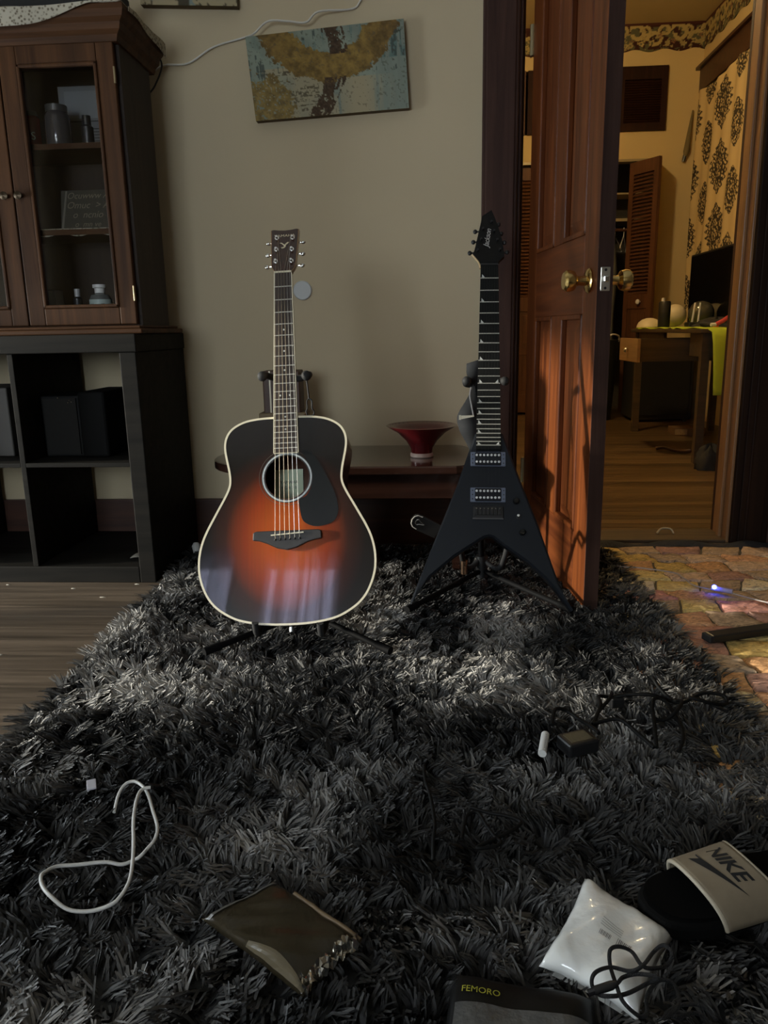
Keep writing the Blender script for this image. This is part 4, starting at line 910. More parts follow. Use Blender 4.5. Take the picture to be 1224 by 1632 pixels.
T_('table_top', MB().prism(oval(TX0, TX1, TYa, TYb), TZ - 0.026, TZ, 'xy'), bevel=0.005)
T_('apron', MB().box(-0.56, 0.06, 2.36, 2.38, 0.265, TZ - 0.026)); T_('apron', MB().box(-0.56, 0.06, 2.70, 2.72, 0.265, TZ - 0.026))
T_('apron', MB().box(-0.58, -0.56, 2.36, 2.72, 0.265, TZ - 0.026)); T_('apron', MB().box(0.06, 0.08, 2.36, 2.72, 0.265, TZ - 0.026))
for x in (-0.575, 0.045):
    for y in (2.365, 2.685): T_('leg', MB().add([(x, y, TZ - .03), (x + .035, y, TZ - .03), (x + .035, y + .035, TZ - .03), (x, y + .035, TZ - .03), (x + .006, y + .006, 0), (x + .029, y + .006, 0), (x + .029, y + .029, 0), (x + .006, y + .029, 0)],
        [(0, 1, 2, 3), (7, 6, 5, 4), (0, 4, 5, 1), (1, 5, 6, 2), (2, 6, 7, 3), (3, 7, 4, 0)]))
bw = thing('red_glass_bowl', 'wide dark red glass bowl with a pale foot on the low table', 'bowl', (-0.047, 2.50, TZ))
make('bowl', MB().lathe([(0.034, 0.012), (0.036, 0.03), (0.052, 0.055), (0.08, 0.082), (0.112, 0.100), (0.1155, 0.103), (0.112, 0.1045), (0.08, 0.089), (0.048, 0.062), (0.03, 0.04), (0.0005, 0.036)], n=40), mat('dark_red_glass', (0.075, 0.006, 0.008), 0.10, coat=.5), bw, smooth=50)
make('foot', MB().lathe([(0.035, 0.0), (0.038, 0.003), (0.037, 0.012), (0.032, 0.016), (0.026, 0.012), (0.024, 0.002)], n=36, closed=True), mat('pale_foot', (0.45, 0.33, 0.28), 0.4), bw, smooth=50)
sb = thing('slim_wooden_box', 'slim brown wooden box with a cream stripe behind the guitar neck', 'box', (-0.51, 2.58, TZ))
W_box = wood('slim_box_wood', (0.030, 0.012, 0.006), (0.065, 0.026, 0.012), 'z', 34, .05, .5)
make('body', MB().box(-0.062, 0.062, -0.04, 0.04, 0.0, 0.282), W_box, sb, bevel=0.004)
make('cream_stripe', MB().box(-0.040, -0.035, -0.0415, -0.039, 0.0, 0.282), M_cream, sb)
make('plinth', MB().box(-0.078, 0.078, -0.05, 0.05, 0.0, 0.145), wood('plinth_wood', (0.13, 0.09, 0.045), (0.2, 0.14, 0.07), 'x', 30, .06, .6), sb, bevel=0.004)

# ================================================================== acoustic guitar (local frame: x right, z up the face, -y towards the viewer)
def lean(L, b): return (Matrix.Rotation(R(-L), 3, 'X') @ Matrix.Rotation(R(b), 3, 'Y')).to_euler()
half = [(0.0, 0.006), (0.042, 0.0072), (0.080, 0.0115), (0.114, 0.0193), (0.1395, 0.031), (0.1645, 0.0478), (0.184, 0.0693), (0.1978, 0.0957), (0.2065, 0.124), (0.209, 0.151), (0.2071, 0.1775), (0.2003, 0.206), (0.189, 0.233), (0.175, 0.2595), (0.160, 0.287), (0.1455, 0.3137), (0.137, 0.3335), (0.1348, 0.350), (0.1372, 0.372), (0.142, 0.395), (0.1465, 0.4178), (0.1478, 0.437), (0.1444, 0.455), (0.1347, 0.4723), (0.118, 0.4855), (0.0952, 0.495), (0.0655, 0.500), (0.030, 0.5015)]
half_s = smooth_path(half, 3)
outline = half_s + [(-x, z) for x, z in half_s[::-1] if abs(x) > 1e-4]
def inset(poly, d):
    n = len(poly); out = []
    for i in range(n):
        a = Vector(poly[i - 1]); b = Vector(poly[(i + 1) % n]); t = (b - a).normalized(); out.append((poly[i][0] - t.y * d, poly[i][1] + t.x * d))
    return out
ag = thing('acoustic_guitar', 'tobacco sunburst acoustic guitar leaning on a black stand', 'guitar', (-0.3405, 1.63, 0.122), lean(23, -2.35))
def A(n, mb, m, par=None, **k): return make(n, mb, m, par or ag, **k)
DEP = 0.108
HC, HR = (0.0035, 0.352), 0.052
def plate_with_hole(poly, c, r, y, n=40):
    bm = bmesh.new()
    def loop(pts):
        vs = [bm.verts.new((p[0], y, p[1])) for p in pts]
        return [bm.edges.new((vs[i], vs[(i + 1) % len(vs)])) for i in range(len(vs))]
    es = loop(poly) + loop([(c[0] + r * math.cos(2 * math.pi * k / n), c[1] + r * math.sin(2 * math.pi * k / n)) for k in range(n)])
    bmesh.ops.triangle_fill(bm, use_beauty=True, use_dissolve=False, edges=es)
    for f in bm.faces:
        f.normal_update()
        if f.normal.y > 0: f.normal_flip()
    me = bpy.data.meshes.new('soundboard'); bm.to_mesh(me); bm.free(); return me
def sunburst():
    m = bpy.data.materials.new('tobacco_sunburst'); m.use_nodes = True; nt = m.node_tree; b = nt.nodes['Principled BSDF']
    tc = nt.nodes.new('ShaderNodeTexCoord'); mp = nt.nodes.new('ShaderNodeMapping'); mp.vector_type = 'POINT'
    mp.inputs['Location'].default_value = (-0.0 / 0.205, 0, -0.205 / 0.22); mp.inputs['Scale'].default_value = (1 / 0.185, 0, 1 / 0.222)
    ln = nt.nodes.new('ShaderNodeVectorMath'); ln.operation = 'LENGTH'
    cr = nt.nodes.new('ShaderNodeValToRGB'); e = cr.color_ramp.elements
    e[0].position = 0.25; e[0].color = (0.50, 0.088, 0.009, 1); e[1].position = 1.0; e[1].color = (0.006, 0.004, 0.0035, 1)
    k = e.new(0.52); k.color = (0.30, 0.042, 0.006, 1); k = e.new(0.78); k.color = (0.040, 0.011, 0.006, 1)
    mp2 = nt.nodes.new('ShaderNodeMapping'); mp2.inputs['Scale'].default_value = (260, 260, 5)
    nz = nt.nodes.new('ShaderNodeTexNoise'); nz.inputs['Scale'].default_value = 1; nz.inputs['Detail'].default_value = 3
    mx = nt.nodes.new('ShaderNodeMix'); mx.data_type = 'RGBA'; mx.blend_type = 'MULTIPLY'; mx.inputs[0].default_value = 0.35
    nt.links.new(tc.outputs['Object'], mp.inputs[0]); nt.links.new(mp.outputs[0], ln.inputs[0]); nt.links.new(ln.outputs['Value'], cr.inputs[0])
    nt.links.new(tc.outputs['Object'], mp2.inputs[0]); nt.links.new(mp2.outputs[0], nz.inputs['Vector'])
    nt.links.new(cr.outputs[0], mx.inputs[6]); nt.links.new(nz.outputs['Color'], mx.inputs[7]); nt.links.new(mx.outputs[2], b.inputs['Base Color'])
    b.inputs['Roughness'].default_value = 0.3; b.inputs['Specular IOR Level'].default_value = 0.15; b.inputs['Coat Weight'].default_value = 1.0; b.inputs['Coat Roughness'].default_value = 0.03
    return m
W_mahog = wood('mahogany', (0.035, 0.012, 0.006), (0.08, 0.028, 0.013), 'z', 40, .04, .25, 0.6, .05)
A('soundboard', plate_with_hole(inset(outline, 0.003), HC, HR, 0.0), sunburst())
n_ = len(outline)
A('sides', MB().add([(x, 0.001, z) for x, z in outline] + [(x, DEP, z) for x, z in outline], [(i, (i + 1) % n_, (i + 1) % n_ + n_, i + n_) for i in range(n_)]), W_mahog, smooth=40)
A('back', MB().prism(outline, DEP - 0.003, DEP), W_mahog)
ins = inset(outline, 0.0048)
A('binding', MB().add([(x, -0.0006, z) for x, z in outline] + [(x, -0.0006, z) for x, z in ins] + [(x * 1.002, 0.005, z) for x, z in outline] + [(x, 0.003, z) for x, z in ins],
   [(i, (i + 1) % n_, (i + 1) % n_ + n_, i + n_) for i in range(n_)] + [(i, i + 2 * n_, (i + 1) % n_ + 2 * n_, (i + 1) % n_) for i in range(n_)] + [(i + n_, (i + 1) % n_ + n_, (i + 1) % n_ + 3 * n_, i + 3 * n_) for i in range(n_)]), M_cream)
MX = Matrix.Rotation(R(90), 3, 'X')
def ring(r0, r1, y, h=0.0008): return MB().lathe([(r0, 0), (r1, 0), (r1, h), (r0, h)], (HC[0], y, HC[1]), MX, 48, closed=True)
A('rosette', ring(0.0555, 0.0592, -0.0001, 0.0006), mat('pearl', (0.50, 0.55, 0.58), 0.25, 0.2, var=.5, vscale=160))
A('rosette', ring(0.0525, 0.0555, -0.0001, 0.0005), M_black); A('rosette', ring(0.0592, 0.0612, -0.0001, 0.0005), M_black)
A('rosette', ring(0.0660, 0.0668, -0.0001, 0.0004), mat('faint_ring', (0.10, 0.08, 0.06), 0.4))
lab_ = A('inner_label', MB().box(-0.0465, 0.0245, DEP - 0.006, DEP - 0.004, 0.310, 0.395), mat('label_green', (0.58, 0.66, 0.48), 0.7))
lettering('label_print', 'YAMAHA', 0.011, M_blackmatte, lab_, lambda a, b: (a - 0.011, DEP - 0.0064, b + 0.362)); lettering('label_print', 'F G 8 3 0', 0.010, M_blackmatte, lab_, lambda a, b: (a - 0.011, DEP - 0.0064, b + 0.348))
pick = [(0.0457, 0.4007), (0.0611, 0.3741), (0.0647, 0.3541), (0.0604, 0.3266), (0.0485, 0.3055), (0.0322, 0.2980), (0.0322, 0.2808), (0.0381, 0.2513), (0.0495, 0.2392), (0.0687, 0.2326), (0.0919, 0.2348), (0.1113, 0.2425), (0.1212, 0.2576), (0.1235, 0.2769), (0.1164, 0.3085), (0.1015, 0.3445), (0.0826, 0.381), (0.0635, 0.4099), (0.046, 0.4187), (0.040, 0.412)]
A('pickguard', MB().prism(smooth_path(pick + [pick[0]], 3)[:-1], -0.0014, -0.0001), mat('pickguard_black', (0.007, 0.008, 0.008), 0.35, spec=.25))
brg = [(-0.0775, 0.2035), (-0.0765, 0.2210), (-0.0700, 0.2245), (-0.0357, 0.2248), (0.0430, 0.2246), (0.0770, 0.2243), (0.0835, 0.2210), (0.0845, 0.2035), (0.0690, 0.2010), (0.0495, 0.1955), (0.0265, 0.1842), (0.0035, 0.1788), (-0.0200, 0.1832), (-0.0430, 0.1945), (-0.0620, 0.2015)]
br_ = A('bridge', MB().prism(brg, -0.009, -0.0001), mat('ebony', (0.016, 0.013, 0.012), 0.45), bevel=0.002)
A('saddle', MB().obox((0.0045, -0.0105, 0.2158), (0.0765, 0.006, 0.0028), Matrix.Rotation(R(-3.5), 3, 'Y')), M_cream, br_)
px = [-0.0245 + 0.01135 * k for k in range(6)]
for k in range(6): A('bridge_pin', MB().sphere((px[k] + 0.001, -0.0105, 0.2035 + 0.0003 * k), 0.0026, 10, 8), mat('pin_black', (0.02, 0.02, 0.02), 0.2), br_, smooth=60)
NZ, EZ = 0.867, 0.4105                     # nut and fretboard end
def hw(z): return 0.0213 + (0.0292 - 0.0213) * (NZ - z) / (NZ - EZ)
def cxn(z): return 0.0042 - 0.004 * (z - 0.2) / (NZ - 0.2)
W_fb = wood('rosewood_board', (0.022, 0.014, 0.011), (0.05, 0.033, 0.026), 'z', 60, .04, .5)
W_neck = wood('neck_wood', (0.22, 0.12, 0.05), (0.33, 0.19, 0.085), 'z', 50, .04, .3, .3)
def taper(z0, z1, w0, w1, c0, c1, y0, y1): return MB().add([(c0 - w0, y0, z0), (c0 + w0, y0, z0), (c1 + w1, y0, z1), (c1 - w1, y0, z1), (c0 - w0, y1, z0), (c0 + w0, y1, z0), (c1 + w1, y1, z1), (c1 - w1, y1, z1)], [(0, 1, 2, 3), (7, 6, 5, 4), (0, 4, 5, 1), (1, 5, 6, 2), (2, 6, 7, 3), (3, 7, 4, 0)])
fb = A('fretboard', taper(EZ, NZ, hw(EZ), hw(NZ), cxn(EZ), cxn(NZ), -0.0075, -0.0002), W_fb)
for s in (-1, 1): A('board_binding', taper(EZ, NZ, 0.0011, 0.0011, cxn(EZ) + s * hw(EZ), cxn(NZ) + s * hw(NZ), -0.0078, -0.0004), M_cream, fb)
A('board_binding', MB().box(cxn(EZ) - hw(EZ), cxn(EZ) + hw(EZ), -0.0078, -0.0004, EZ - 0.0015, EZ), M_cream, fb)
M_fret = mat('fret_nickel', (0.68, 0.66, 0.60), 0.3, 0.7)
for k in range(1, 21):
    z = NZ - 0.650 * (1 - 2 ** (-k / 12))
    if z > EZ: A('fret', MB().box(cxn(z) - hw(z) + .001, cxn(z) + hw(z) - .001, -0.0090, -0.0072, z - 0.0010, z + 0.0010), M_fret, fb)
fz = lambda k: NZ - 0.650 * (1 - 2 ** (-k / 12))
for k in (5, 7, 9, 12, 15, 17):
    z = (fz(k) + fz(k - 1)) / 2
    for dx in ((-0.0115, 0.0115) if k == 12 else (0,)): A('inlay_dot', MB().lathe([(0.0023, 0), (0.0023, 0.0006), (0.0003, 0.0006)], (cxn(z) + dx, -0.0073, z), MX, 12), mat('pearl_dot', (0.62, 0.62, 0.58), 0.3), fb)
prof = [(math.cos(a), math.sin(a)) for a in np.linspace(0, math.pi, 9)]
def neckring(z, w_, d, c, y0): return [(c + w_ * p[0], y0 + d * p[1], z) for p in prof]
def neckmesh(secs):
    mb = MB(); vs = []
    for s_ in secs: vs += neckring(*s_)
    m_ = len(prof); fs = [(i * m_ + k, i * m_ + k + 1, (i + 1) * m_ + k + 1, (i + 1) * m_ + k) for i in range(len(secs) - 1) for k in range(m_ - 1)]
    fs += [tuple(range(m_)), tuple((len(secs) - 1) * m_ + k for k in range(m_))]
    return mb.add(vs, fs)
A('neck', neckmesh([(0.495, hw(.495) - .0006, 0.06, cxn(.495), -0.0004), (0.515, hw(.515) - .0006, 0.04, cxn(.515), -0.0004), (0.545, hw(.545) - .0006, 0.019, cxn(.545), -0.0004), (0.85, hw(.85) - .0006, 0.016, cxn(.85), -0.0004), (0.868, hw(NZ) - .0006, 0.018, 0, -0.0004)]), W_neck, smooth=50)
A('nut', MB().box(-0.0217, 0.0217, -0.0095, -0.001, NZ, NZ + 0.0045), M_cream)
TH = math.tan(R(13)); HSC = 1.045
def hd(x, z, f=0.0): zz = (z - NZ) * HSC; return (x, -0.003 + f + zz * TH, NZ + zz)
head = [(-0.0213, 0.8715), (-0.0228, 0.876), (-0.0270, 0.883), (-0.0300, 0.8905), (-0.0310, 0.905), (-0.0335, 0.960), (-0.0350, 0.9965), (-0.030, 0.9975), (-0.016, 0.9952), (0.0, 0.9940), (0.016, 0.9952), (0.030, 0.9975), (0.0350, 0.9965), (0.0335, 0.960), (0.0310, 0.905), (0.0300, 0.8905), (0.0270, 0.883), (0.0228, 0.876), (0.0213, 0.8715)]
def slab(poly, f0, f1, fn=hd):
    n = len(poly); return MB().add([fn(x, z, f0) for x, z in poly] + [fn(x, z, f1) for x, z in poly], [tuple(range(n)), tuple(range(n, 2 * n))[::-1]] + [(i, i + n, (i + 1) % n + n, (i + 1) % n) for i in range(n)])
hs = A('headstock', slab([(x * 1.03, z) for x, z in head], 0.0006, 0.014), W_neck)
hv = A('head_veneer', slab([(x * 0.965, z) for x, z in head], -0.0005, 0.001), wood('head_veneer', (0.026, 0.010, 0.007), (0.055, 0.022, 0.014), 'z', 50, .05, .25, .4))
lettering('head_lettering', 'YAMAHA', 0.0102, mat('gold_print', (0.62, 0.55, 0.38), 0.4), hv, lambda a, b: hd(a * 1.28, b + 0.9775, -0.0016))
# head emblem: a curled stroke with a flag and a foot
em = [(-0.012, 0.957), (-0.007, 0.9575), (-0.003, 0.954), (0.001, 0.951), (0.003, 0.954), (0.008, 0.9585), (0.012, 0.958), (0.009, 0.954), (0.0045, 0.951), (0.0035, 0.945), (0.000, 0.941), (-0.006, 0.940), (-0.008, 0.943), (-0.004, 0.9435), (-0.0005, 0.946), (-0.0015, 0.949), (-0.006, 0.9535)]
A('head_emblem', slab(em, -0.0012, -0.0006), mat('gold_print', (0.62, 0.55, 0.38), 0.4), hv)
posts = [(-0.0195, 0.972), (-0.0197, 0.9375), (-0.0195, 0.903), (0.0203, 0.9705), (0.0195, 0.9362), (0.0195, 0.902)]
for i, (x, z) in enumerate(posts):
    s = -1 if x < 0 else 1
    p = A('tuning_machine', MB().tube([hd(x, z, 0.002), hd(x, z, -0.011)], [0.0036, 0.0030], 12), M_chrome, smooth=40)
    A('bushing', MB().tube([hd(x, z, 0.0), hd(x, z, -0.0022)], [0.0064, 0.0056], 14), M_chrome, p, smooth=40)
    A('gear_shaft', MB().tube([hd(x + s * .01, z - .004, 0.018), hd(s * 0.040, z - .004, 0.018)], 0.002, 8), M_chrome, p)
    k = hd(s * 0.0445, z - 0.0045, 0.018)
    A('button', MB().sphere(k, 0.0068, 14, 10, (0.95, 0.62, 0.8 if i % 3 else 0.55)), M_chrome, p, smooth=60)
M_string = mat('string_bronze', (0.40, 0.34, 0.25), 0.35, 0.8); M_string2 = mat('string_steel', (0.6, 0.6, 0.58), 0.3, 0.9)
order = [2, 1, 0, 3, 4, 5]
for k in range(6):
    xn = -0.0175 + 0.0070 * k; P_ = posts[order[k]]
    pts = [(px[k] + 0.001, -0.0100, 0.2035), (px[k] + 0.001, -0.0142, 0.2150 + 0.0008 * k), (xn, -0.0104, NZ + 0.002), hd(P_[0] + (0.003 if P_[0] < 0 else -0.003), P_[1], -0.007)]
    A('string', MB().tube(pts, 0.00045 if k < 4 else 0.00038, 5), M_string if k < 4 else M_string2)
A('strap_button', MB().cyl((0, DEP / 2, 0.004), (0, DEP / 2, -0.008), 0.006, n=12), mat('dull_button', (0.25, 0.25, 0.25), 0.4, 0.8))

# ================================================================== guitar stands
def foam(mb, p0, p1, r): return mb.tube([p0, p1], r, 10)
def stand(name, lab, base, feet, post_top, yoke, cradle, loop_):
    t = thing(name, lab, 'guitar stand', (base[0], base[1], 0))
    def S(n, mb, m, par=None, **k): return make(n, mb, m, par or t, world=True, **k)
    hub = Vector(base)
    S('post', MB().tube([hub, Vector(post_top)], 0.009, 10), M_metal, smooth=50)
    S('hub', MB().cyl(hub - Vector((0, 0, 0.02)), hub + Vector((0, 0, 0.045)), 0.017, n=14), M_black, smooth=40)
    for f in feet:
        l = S('leg', MB().tube([hub + Vector((0, 0, 0.0)), Vector(f)], 0.0078, 10), M_metal, smooth=50)
        d = (Vector(f) - hub).normalized(); S('rubber_foot', MB().cyl(Vector(f) - d * 0.035, Vector(f) + d * 0.008, 0.0105, n=10), M_metal, l, smooth=40)
    yc = Vector(post_top)
    for s, ball in zip((-1, 1), yoke):
        ar = S('yoke_arm', MB().tube(smooth_path([yc, yc + Vector((s * 0.03, -0.005, 0)), Vector(ball) + Vector((0, 0.04, 0)), Vector(ball)], 5), 0.0085, 10), M_blackmatte, smooth=50)
        S('foam_ball', MB().sphere(ball, 0.0125, 14, 10), M_blackmatte, ar, smooth=60)
    for s in (-1, 1):
        c = Vector(cradle); c.x += s * 0.075
        S('cradle_arm', MB().tube(smooth_path([hub + Vector((0, 0, 0.04)), hub + Vector((s * 0.05, -0.04, 0.02)) , c + Vector((0, 0.06, -0.01)), c + Vector((0, -0.005, -0.012)), c + Vector((0, -0.022, 0.022))], 5), 0.008, 10), M_blackmatte, smooth=50)
    if loop_:
        b = Vector(yoke[1])
        S('locking_strap', MB().tube(smooth_path([b + Vector((0, 0, -0.008)), b + Vector((0.002, 0, -0.03)), b + Vector((0.004, 0, -0.056))], 4), 0.0022, 8), M_black)
        q = b + Vector((0.004, 0, -0.056))
        S('strap_eye', MB().tube(smooth_path([q, q + Vector((-0.005, 0, -0.006)), q + Vector((-0.005, 0, -0.024)), q + Vector((-0.008, 0, -0.032)), q + Vector((-0.004, 0, -0.042)), q + Vector((0.008, 0, -0.042)), q + Vector((0.012, 0, -0.033)), q + Vector((0.007, 0, -0.024)), q + Vector((0.007, 0, -0.006)), q], 4), 0.0020, 8), M_black)
    return t
stand('guitar_stand', 'black tripod stand holding the sunburst guitar', (-0.335, 1.855, 0.075), [(-0.545, 1.675, 0.045), (-0.115, 1.690, 0.045), (-0.335, 2.10, 0.03)], (-0.375, 1.965, 0.665), [(-0.4285, 1.905, 0.6745), (-0.3185, 1.905, 0.6745)], (-0.34, 1.655, 0.112), True)

# ================================================================== black V guitar
vg = thing('v_guitar', 'matte black V-shaped electric guitar leaning before the door casing', 'guitar', (0.146, 2.2, 0.945), lean(24, 0.85))
def V(n, mb, m, par=None, **k): return make(n, mb, m, par or vg, **k)
M_vbody = mat('satin_black', (0.011, 0.0135, 0.0185), 0.45, spec=0.25)
VB = [(-0.030, -0.4660), (-0.0375, -0.4702), (-0.083, -0.6083), (-0.135, -0.7435), (-0.2005, -0.9165), (-0.1766, -0.8803), (-0.149, -0.8473), (-0.0888, -0.7951), (-0.0283, -0.7543), (-0.0120, -0.7440), (-0.0004, -0.7413), (0.0100, -0.7440), (0.0366, -0.7650), (0.0959, -0.807), (0.141, -0.8482), (0.172, -0.8845), (0.2026, -0.9274), (0.1726, -0.857), (0.1225, -0.708), (0.0770, -0.5882), (0.0355, -0.4702), (0.028, -0.4660)]
def vbody():
    n = len(VB); a = [(x, 0.012, z) for x, z in inset(VB[::-1], 0.006)[::-1]]
    # chamfered front rim
    cx, cz = 0.0, -0.64
    ins_ = []
    for i in range(n):
        p = Vector(VB[i]); q = Vector(VB[i - 1]); r_ = Vector(VB[(i + 1) % n])
        e1 = (p - q).normalized(); e2 = (r_ - p).normalized(); n1 = Vector((-e1.y, e1.x)); n2 = Vector((-e2.y, e2.x)); nn = (n1 + n2)
        nn = nn.normalized() if nn.length > 0.3 else n1
        k = min(3.0, 1 / max(0.35, nn.dot(n1))); ins_.append((p.x + nn.x * 0.005 * k, p.y + nn.y * 0.005 * k))
    vs = [(x, 0.010, z) for x, z in ins_] + [(x, 0.0145, z) for x, z in VB] + [(x, 0.046, z) for x, z in VB]
    fs = [tuple(range(n))] + [(i, (i + 1) % n, (i + 1) % n + n, i + n) for i in range(n)] + [(i + n, (i + 1) % n + n, (i + 1) % n + 2 * n, i + 2 * n) for i in range(n)] + [tuple(range(2 * n, 3 * n))[::-1]]
    return MB().add(vs, fs)
me = vbody().mesh('body'); bm = bmesh.new(); bm.from_mesh(me); bmesh.ops.triangulate(bm, faces=[f for f in bm.faces if len(f.verts) > 4]); bm.to_mesh(me); bm.free()
V('body', me, M_vbody)
vhw = lambda z: 0.0236 + (0.0318 - 0.0236) * (-z) / 0.5175
vcx = lambda z: -0.0032 * (-z) / 0.5
W_vfb = mat('ebony_board', (0.008, 0.008, 0.0075), 0.6, spec=0.15, var=.3, vscale=60)
vfb = V('fretboard', taper(-0.5165, 0.0, vhw(-.5165), vhw(0), vcx(-.5165), 0, -0.002, 0.004), W_vfb)
vfz = lambda k: -0.673 * (1 - 2 ** (-k / 12))
for k in range(1, 25):
    z = vfz(k); V('fret', MB().box(vcx(z) - vhw(z), vcx(z) + vhw(z), -0.0036, -0.0019, z - 0.0011, z + 0.0011), M_fret, vfb)
M_fin = mat('fin_pearl', (0.55, 0.56, 0.54), 0.3)
for k in (1, 3, 5, 7, 9, 12, 15, 17, 19, 21, 24):
    z = vfz(k) + 0.0018; w_ = vhw(z); h = min(0.010, 0.75 * (vfz(k - 1) - vfz(k)))
    x0 = vcx(z) - w_ + 0.0035
    V('fin_inlay', MB().prism([(x0, z), (x0 + 0.009, z), (x0 + 0.004, z + h * .6), (x0 + 0.0008, z + h)], -0.0024, -0.0018), M_fin, vfb)
    if k in (12, 24):
        x1 = vcx(z) + w_ - 0.0035
        V('fin_inlay', MB().prism([(x1, z), (x1 - 0.009, z), (x1 - 0.004, z + h * .6), (x1 - 0.0008, z + h)], -0.0024, -0.0018), M_fin, vfb)
def nr(z, w_, d, c, y0): return (z, w_, d, c, y0)
V('neck', neckmesh([(-0.53, vhw(-.5) - .0006, 0.03, vcx(-.5), 0.0038), (-0.48, vhw(-.48) - .0006, 0.022, vcx(-.48), 0.0038), (-0.45, vhw(-.45) - .0006, 0.018, vcx(-.45), 0.0038), (-0.02, vhw(-.02) - .0006, 0.014, 0, 0.0038), (0.012, 0.0236, 0.018, 0, 0.0038)]), mat('neck_black', (0.02, 0.018, 0.016), 0.4), smooth=50)
THV = math.tan(R(11))
def hv2(x, z, f=0.0): return (x, 0.0025 + f + z * 1.03 * THV, z * 1.03)
vh = [(0.0085, 0.185), (-0.0180, 0.1645), (-0.0215, 0.1440), (-0.0350, 0.0767), (-0.0400, 0.0520), (-0.0445, 0.0400), (-0.0365, 0.0290), (-0.0285, 0.0180), (-0.0240, 0.0060), (-0.0236, 0.0), (0.0236, 0.0), (0.0245, 0.0120), (0.0310, 0.0210), (0.0410, 0.0315), (0.0390, 0.0560), (0.0359, 0.0827), (0.0279, 0.1196), (0.0181, 0.1568)]
vhd = V('headstock', slab(vh, 0.0, 0.0135, hv2), mat('head_black', (0.007, 0.007, 0.007), 0.5, spec=0.2))
V('head_binding', MB().tube([hv2(x, z, 0.0065) for x, z in ((-0.0450, 0.0405), (-0.0372, 0.0290), (-0.0293, 0.0180), (-0.0247, 0.0060), (-0.0242, -0.004))], 0.0032, 8), mat('maple_edge', (0.55, 0.38, 0.20), 0.4), vhd, smooth=60)
V('nut', MB().box(-0.0236, 0.0236, -0.0045, 0.003, 0.0, 0.005), M_black)
a0_, b0_ = (-0.0115, 0.054), (-0.0005, 0.128)
dv = Vector((b0_[0] - a0_[0], b0_[1] - a0_[1])).normalized()
cxy = Vector(((a0_[0] + b0_[0]) / 2 + 0.002, (a0_[1] + b0_[1]) / 2))
lettering('head_script', 'Jackson', 0.0215, mat('silver_print', (0.55, 0.55, 0.53), 0.4), vhd, lambda a, b: hv2(cxy.x + dv.x * a - dv.y * b, cxy.y + dv.y * a + dv.x * b, -0.0008), shear=0.35, spacing=0.92)
for x, z in ((-0.0350, 0.1198), (-0.0405, 0.0853), (-0.0505, 0.0495), (0.0265, 0.143), (0.0330, 0.1122), (0.0412, 0.0826), (0.0480, 0.0507)):
    s = -1 if x < 0 else 1
    p = V('tuning_machine', MB().tube([hv2(x - s * .012, z, 0.012), hv2(x, z, 0.012)], 0.0025, 8), M_black, smooth=40)
    V('button', MB().sphere(hv2(x + s * 0.002, z, 0.012), 0.0068, 12, 8, (0.9, 0.7, 1)), M_black, p, smooth=60)
    V('post', MB().tube([hv2(x - s * .019, z, 0.002), hv2(x - s * .019, z, -0.008)], 0.0032, 10), M_black, p, smooth=40)
M_pu = mat('pickup_ring', (0.17, 0.20, 0.28), 0.28, 0.2); M_pub = mat('pickup_body', (0.014, 0.016, 0.022), 0.22)
for z0, z1 in ((-0.559, -0.5205), (-0.6536, -0.6155)):
    p = V('pickup', MB().box(-0.049, 0.0415, 0.0045, 0.0105, z0, z1), M_pu, bevel=0.002)
    V('coil_cover', MB().box(-0.0375, 0.030, 0.0015, 0.006, z0 + 0.002, z1 - 0.002), M_pub, p, bevel=0.0025)
    for r_ in (0.28, 0.74):
        V('coil_rail', MB().box(-0.0365, 0.029, 0.0010, 0.002, z0 + (z1 - z0) * r_ - 0.006, z0 + (z1 - z0) * r_ + 0.006), M_pub, p, bevel=0.001)
        for k in range(7): V('pole_piece', MB().lathe([(0.0031, 0), (0.0031, 0.0022), (0.002, 0.003), (0.0002, 0.003)], (-0.0330 + 0.0095 * k, 0.0015, z0 + (z1 - z0) * r_), MX, 12), mat('pole_steel', (0.95, 0.95, 0.95), 0.35, 0.0), p, smooth=40)
    for sx in (-0.0435, 0.036):
        for sz in (z0 + 0.008, (z0 + z1) / 2, z1 - 0.008): V('screw', MB().cyl((sx, 0.0046, sz), (sx, 0.0036, sz), 0.0017, n=8), M_black, p)
vb = V('bridge', MB().box(-0.0425, 0.0350, 0.004, 0.0105, -0.697, -0.6645), M_black, bevel=0.002)
V('bridge_lip', MB().box(-0.0430, 0.0355, 0.003, 0.0105, -0.6985, -0.6955), mat('grey_metal', (0.16, 0.16, 0.17), 0.3, 0.8), vb)
for k in range(7):
    x = -0.0335 + 0.0098 * k; V('saddle_block', MB().box(x - 0.004, x + 0.004, 0.000, 0.0042, -0.688, -0.668 - 0.0012 * (k % 3)), M_black, vb, bevel=0.001)
    V('saddle_screw', MB().cyl((x, 0.0002, -0.6715), (x, -0.001, -0.6715), 0.0015, n=8), M_chrome, vb)
for k, (x, z) in enumerate(((0.0675, -0.6501), (0.0745, -0.6907), (0.0825, -0.731))):
    if k == 1:
        t_ = V('toggle_switch', MB().cyl((x, 0.0105, z), (x, 0.006, z), 0.0055, n=14), M_black); V('lever', MB().cyl((x, 0.008, z), (x - 0.003, -0.008, z + 0.001), 0.0024, 0.0034, 10), M_chrome, t_, smooth=50)
    else: V('knob', MB().lathe([(0.0085, 0), (0.0085, 0.002), (0.0072, 0.012), (0.006, 0.0135), (0.0003, 0.014)], (x, 0.0105, z), MX, 18), mat('gloss_black_knob', (0.012, 0.012, 0.012), 0.15), smooth=40)
M_thin = mat('thin_string', (0.02, 0.02, 0.02), 0.6)
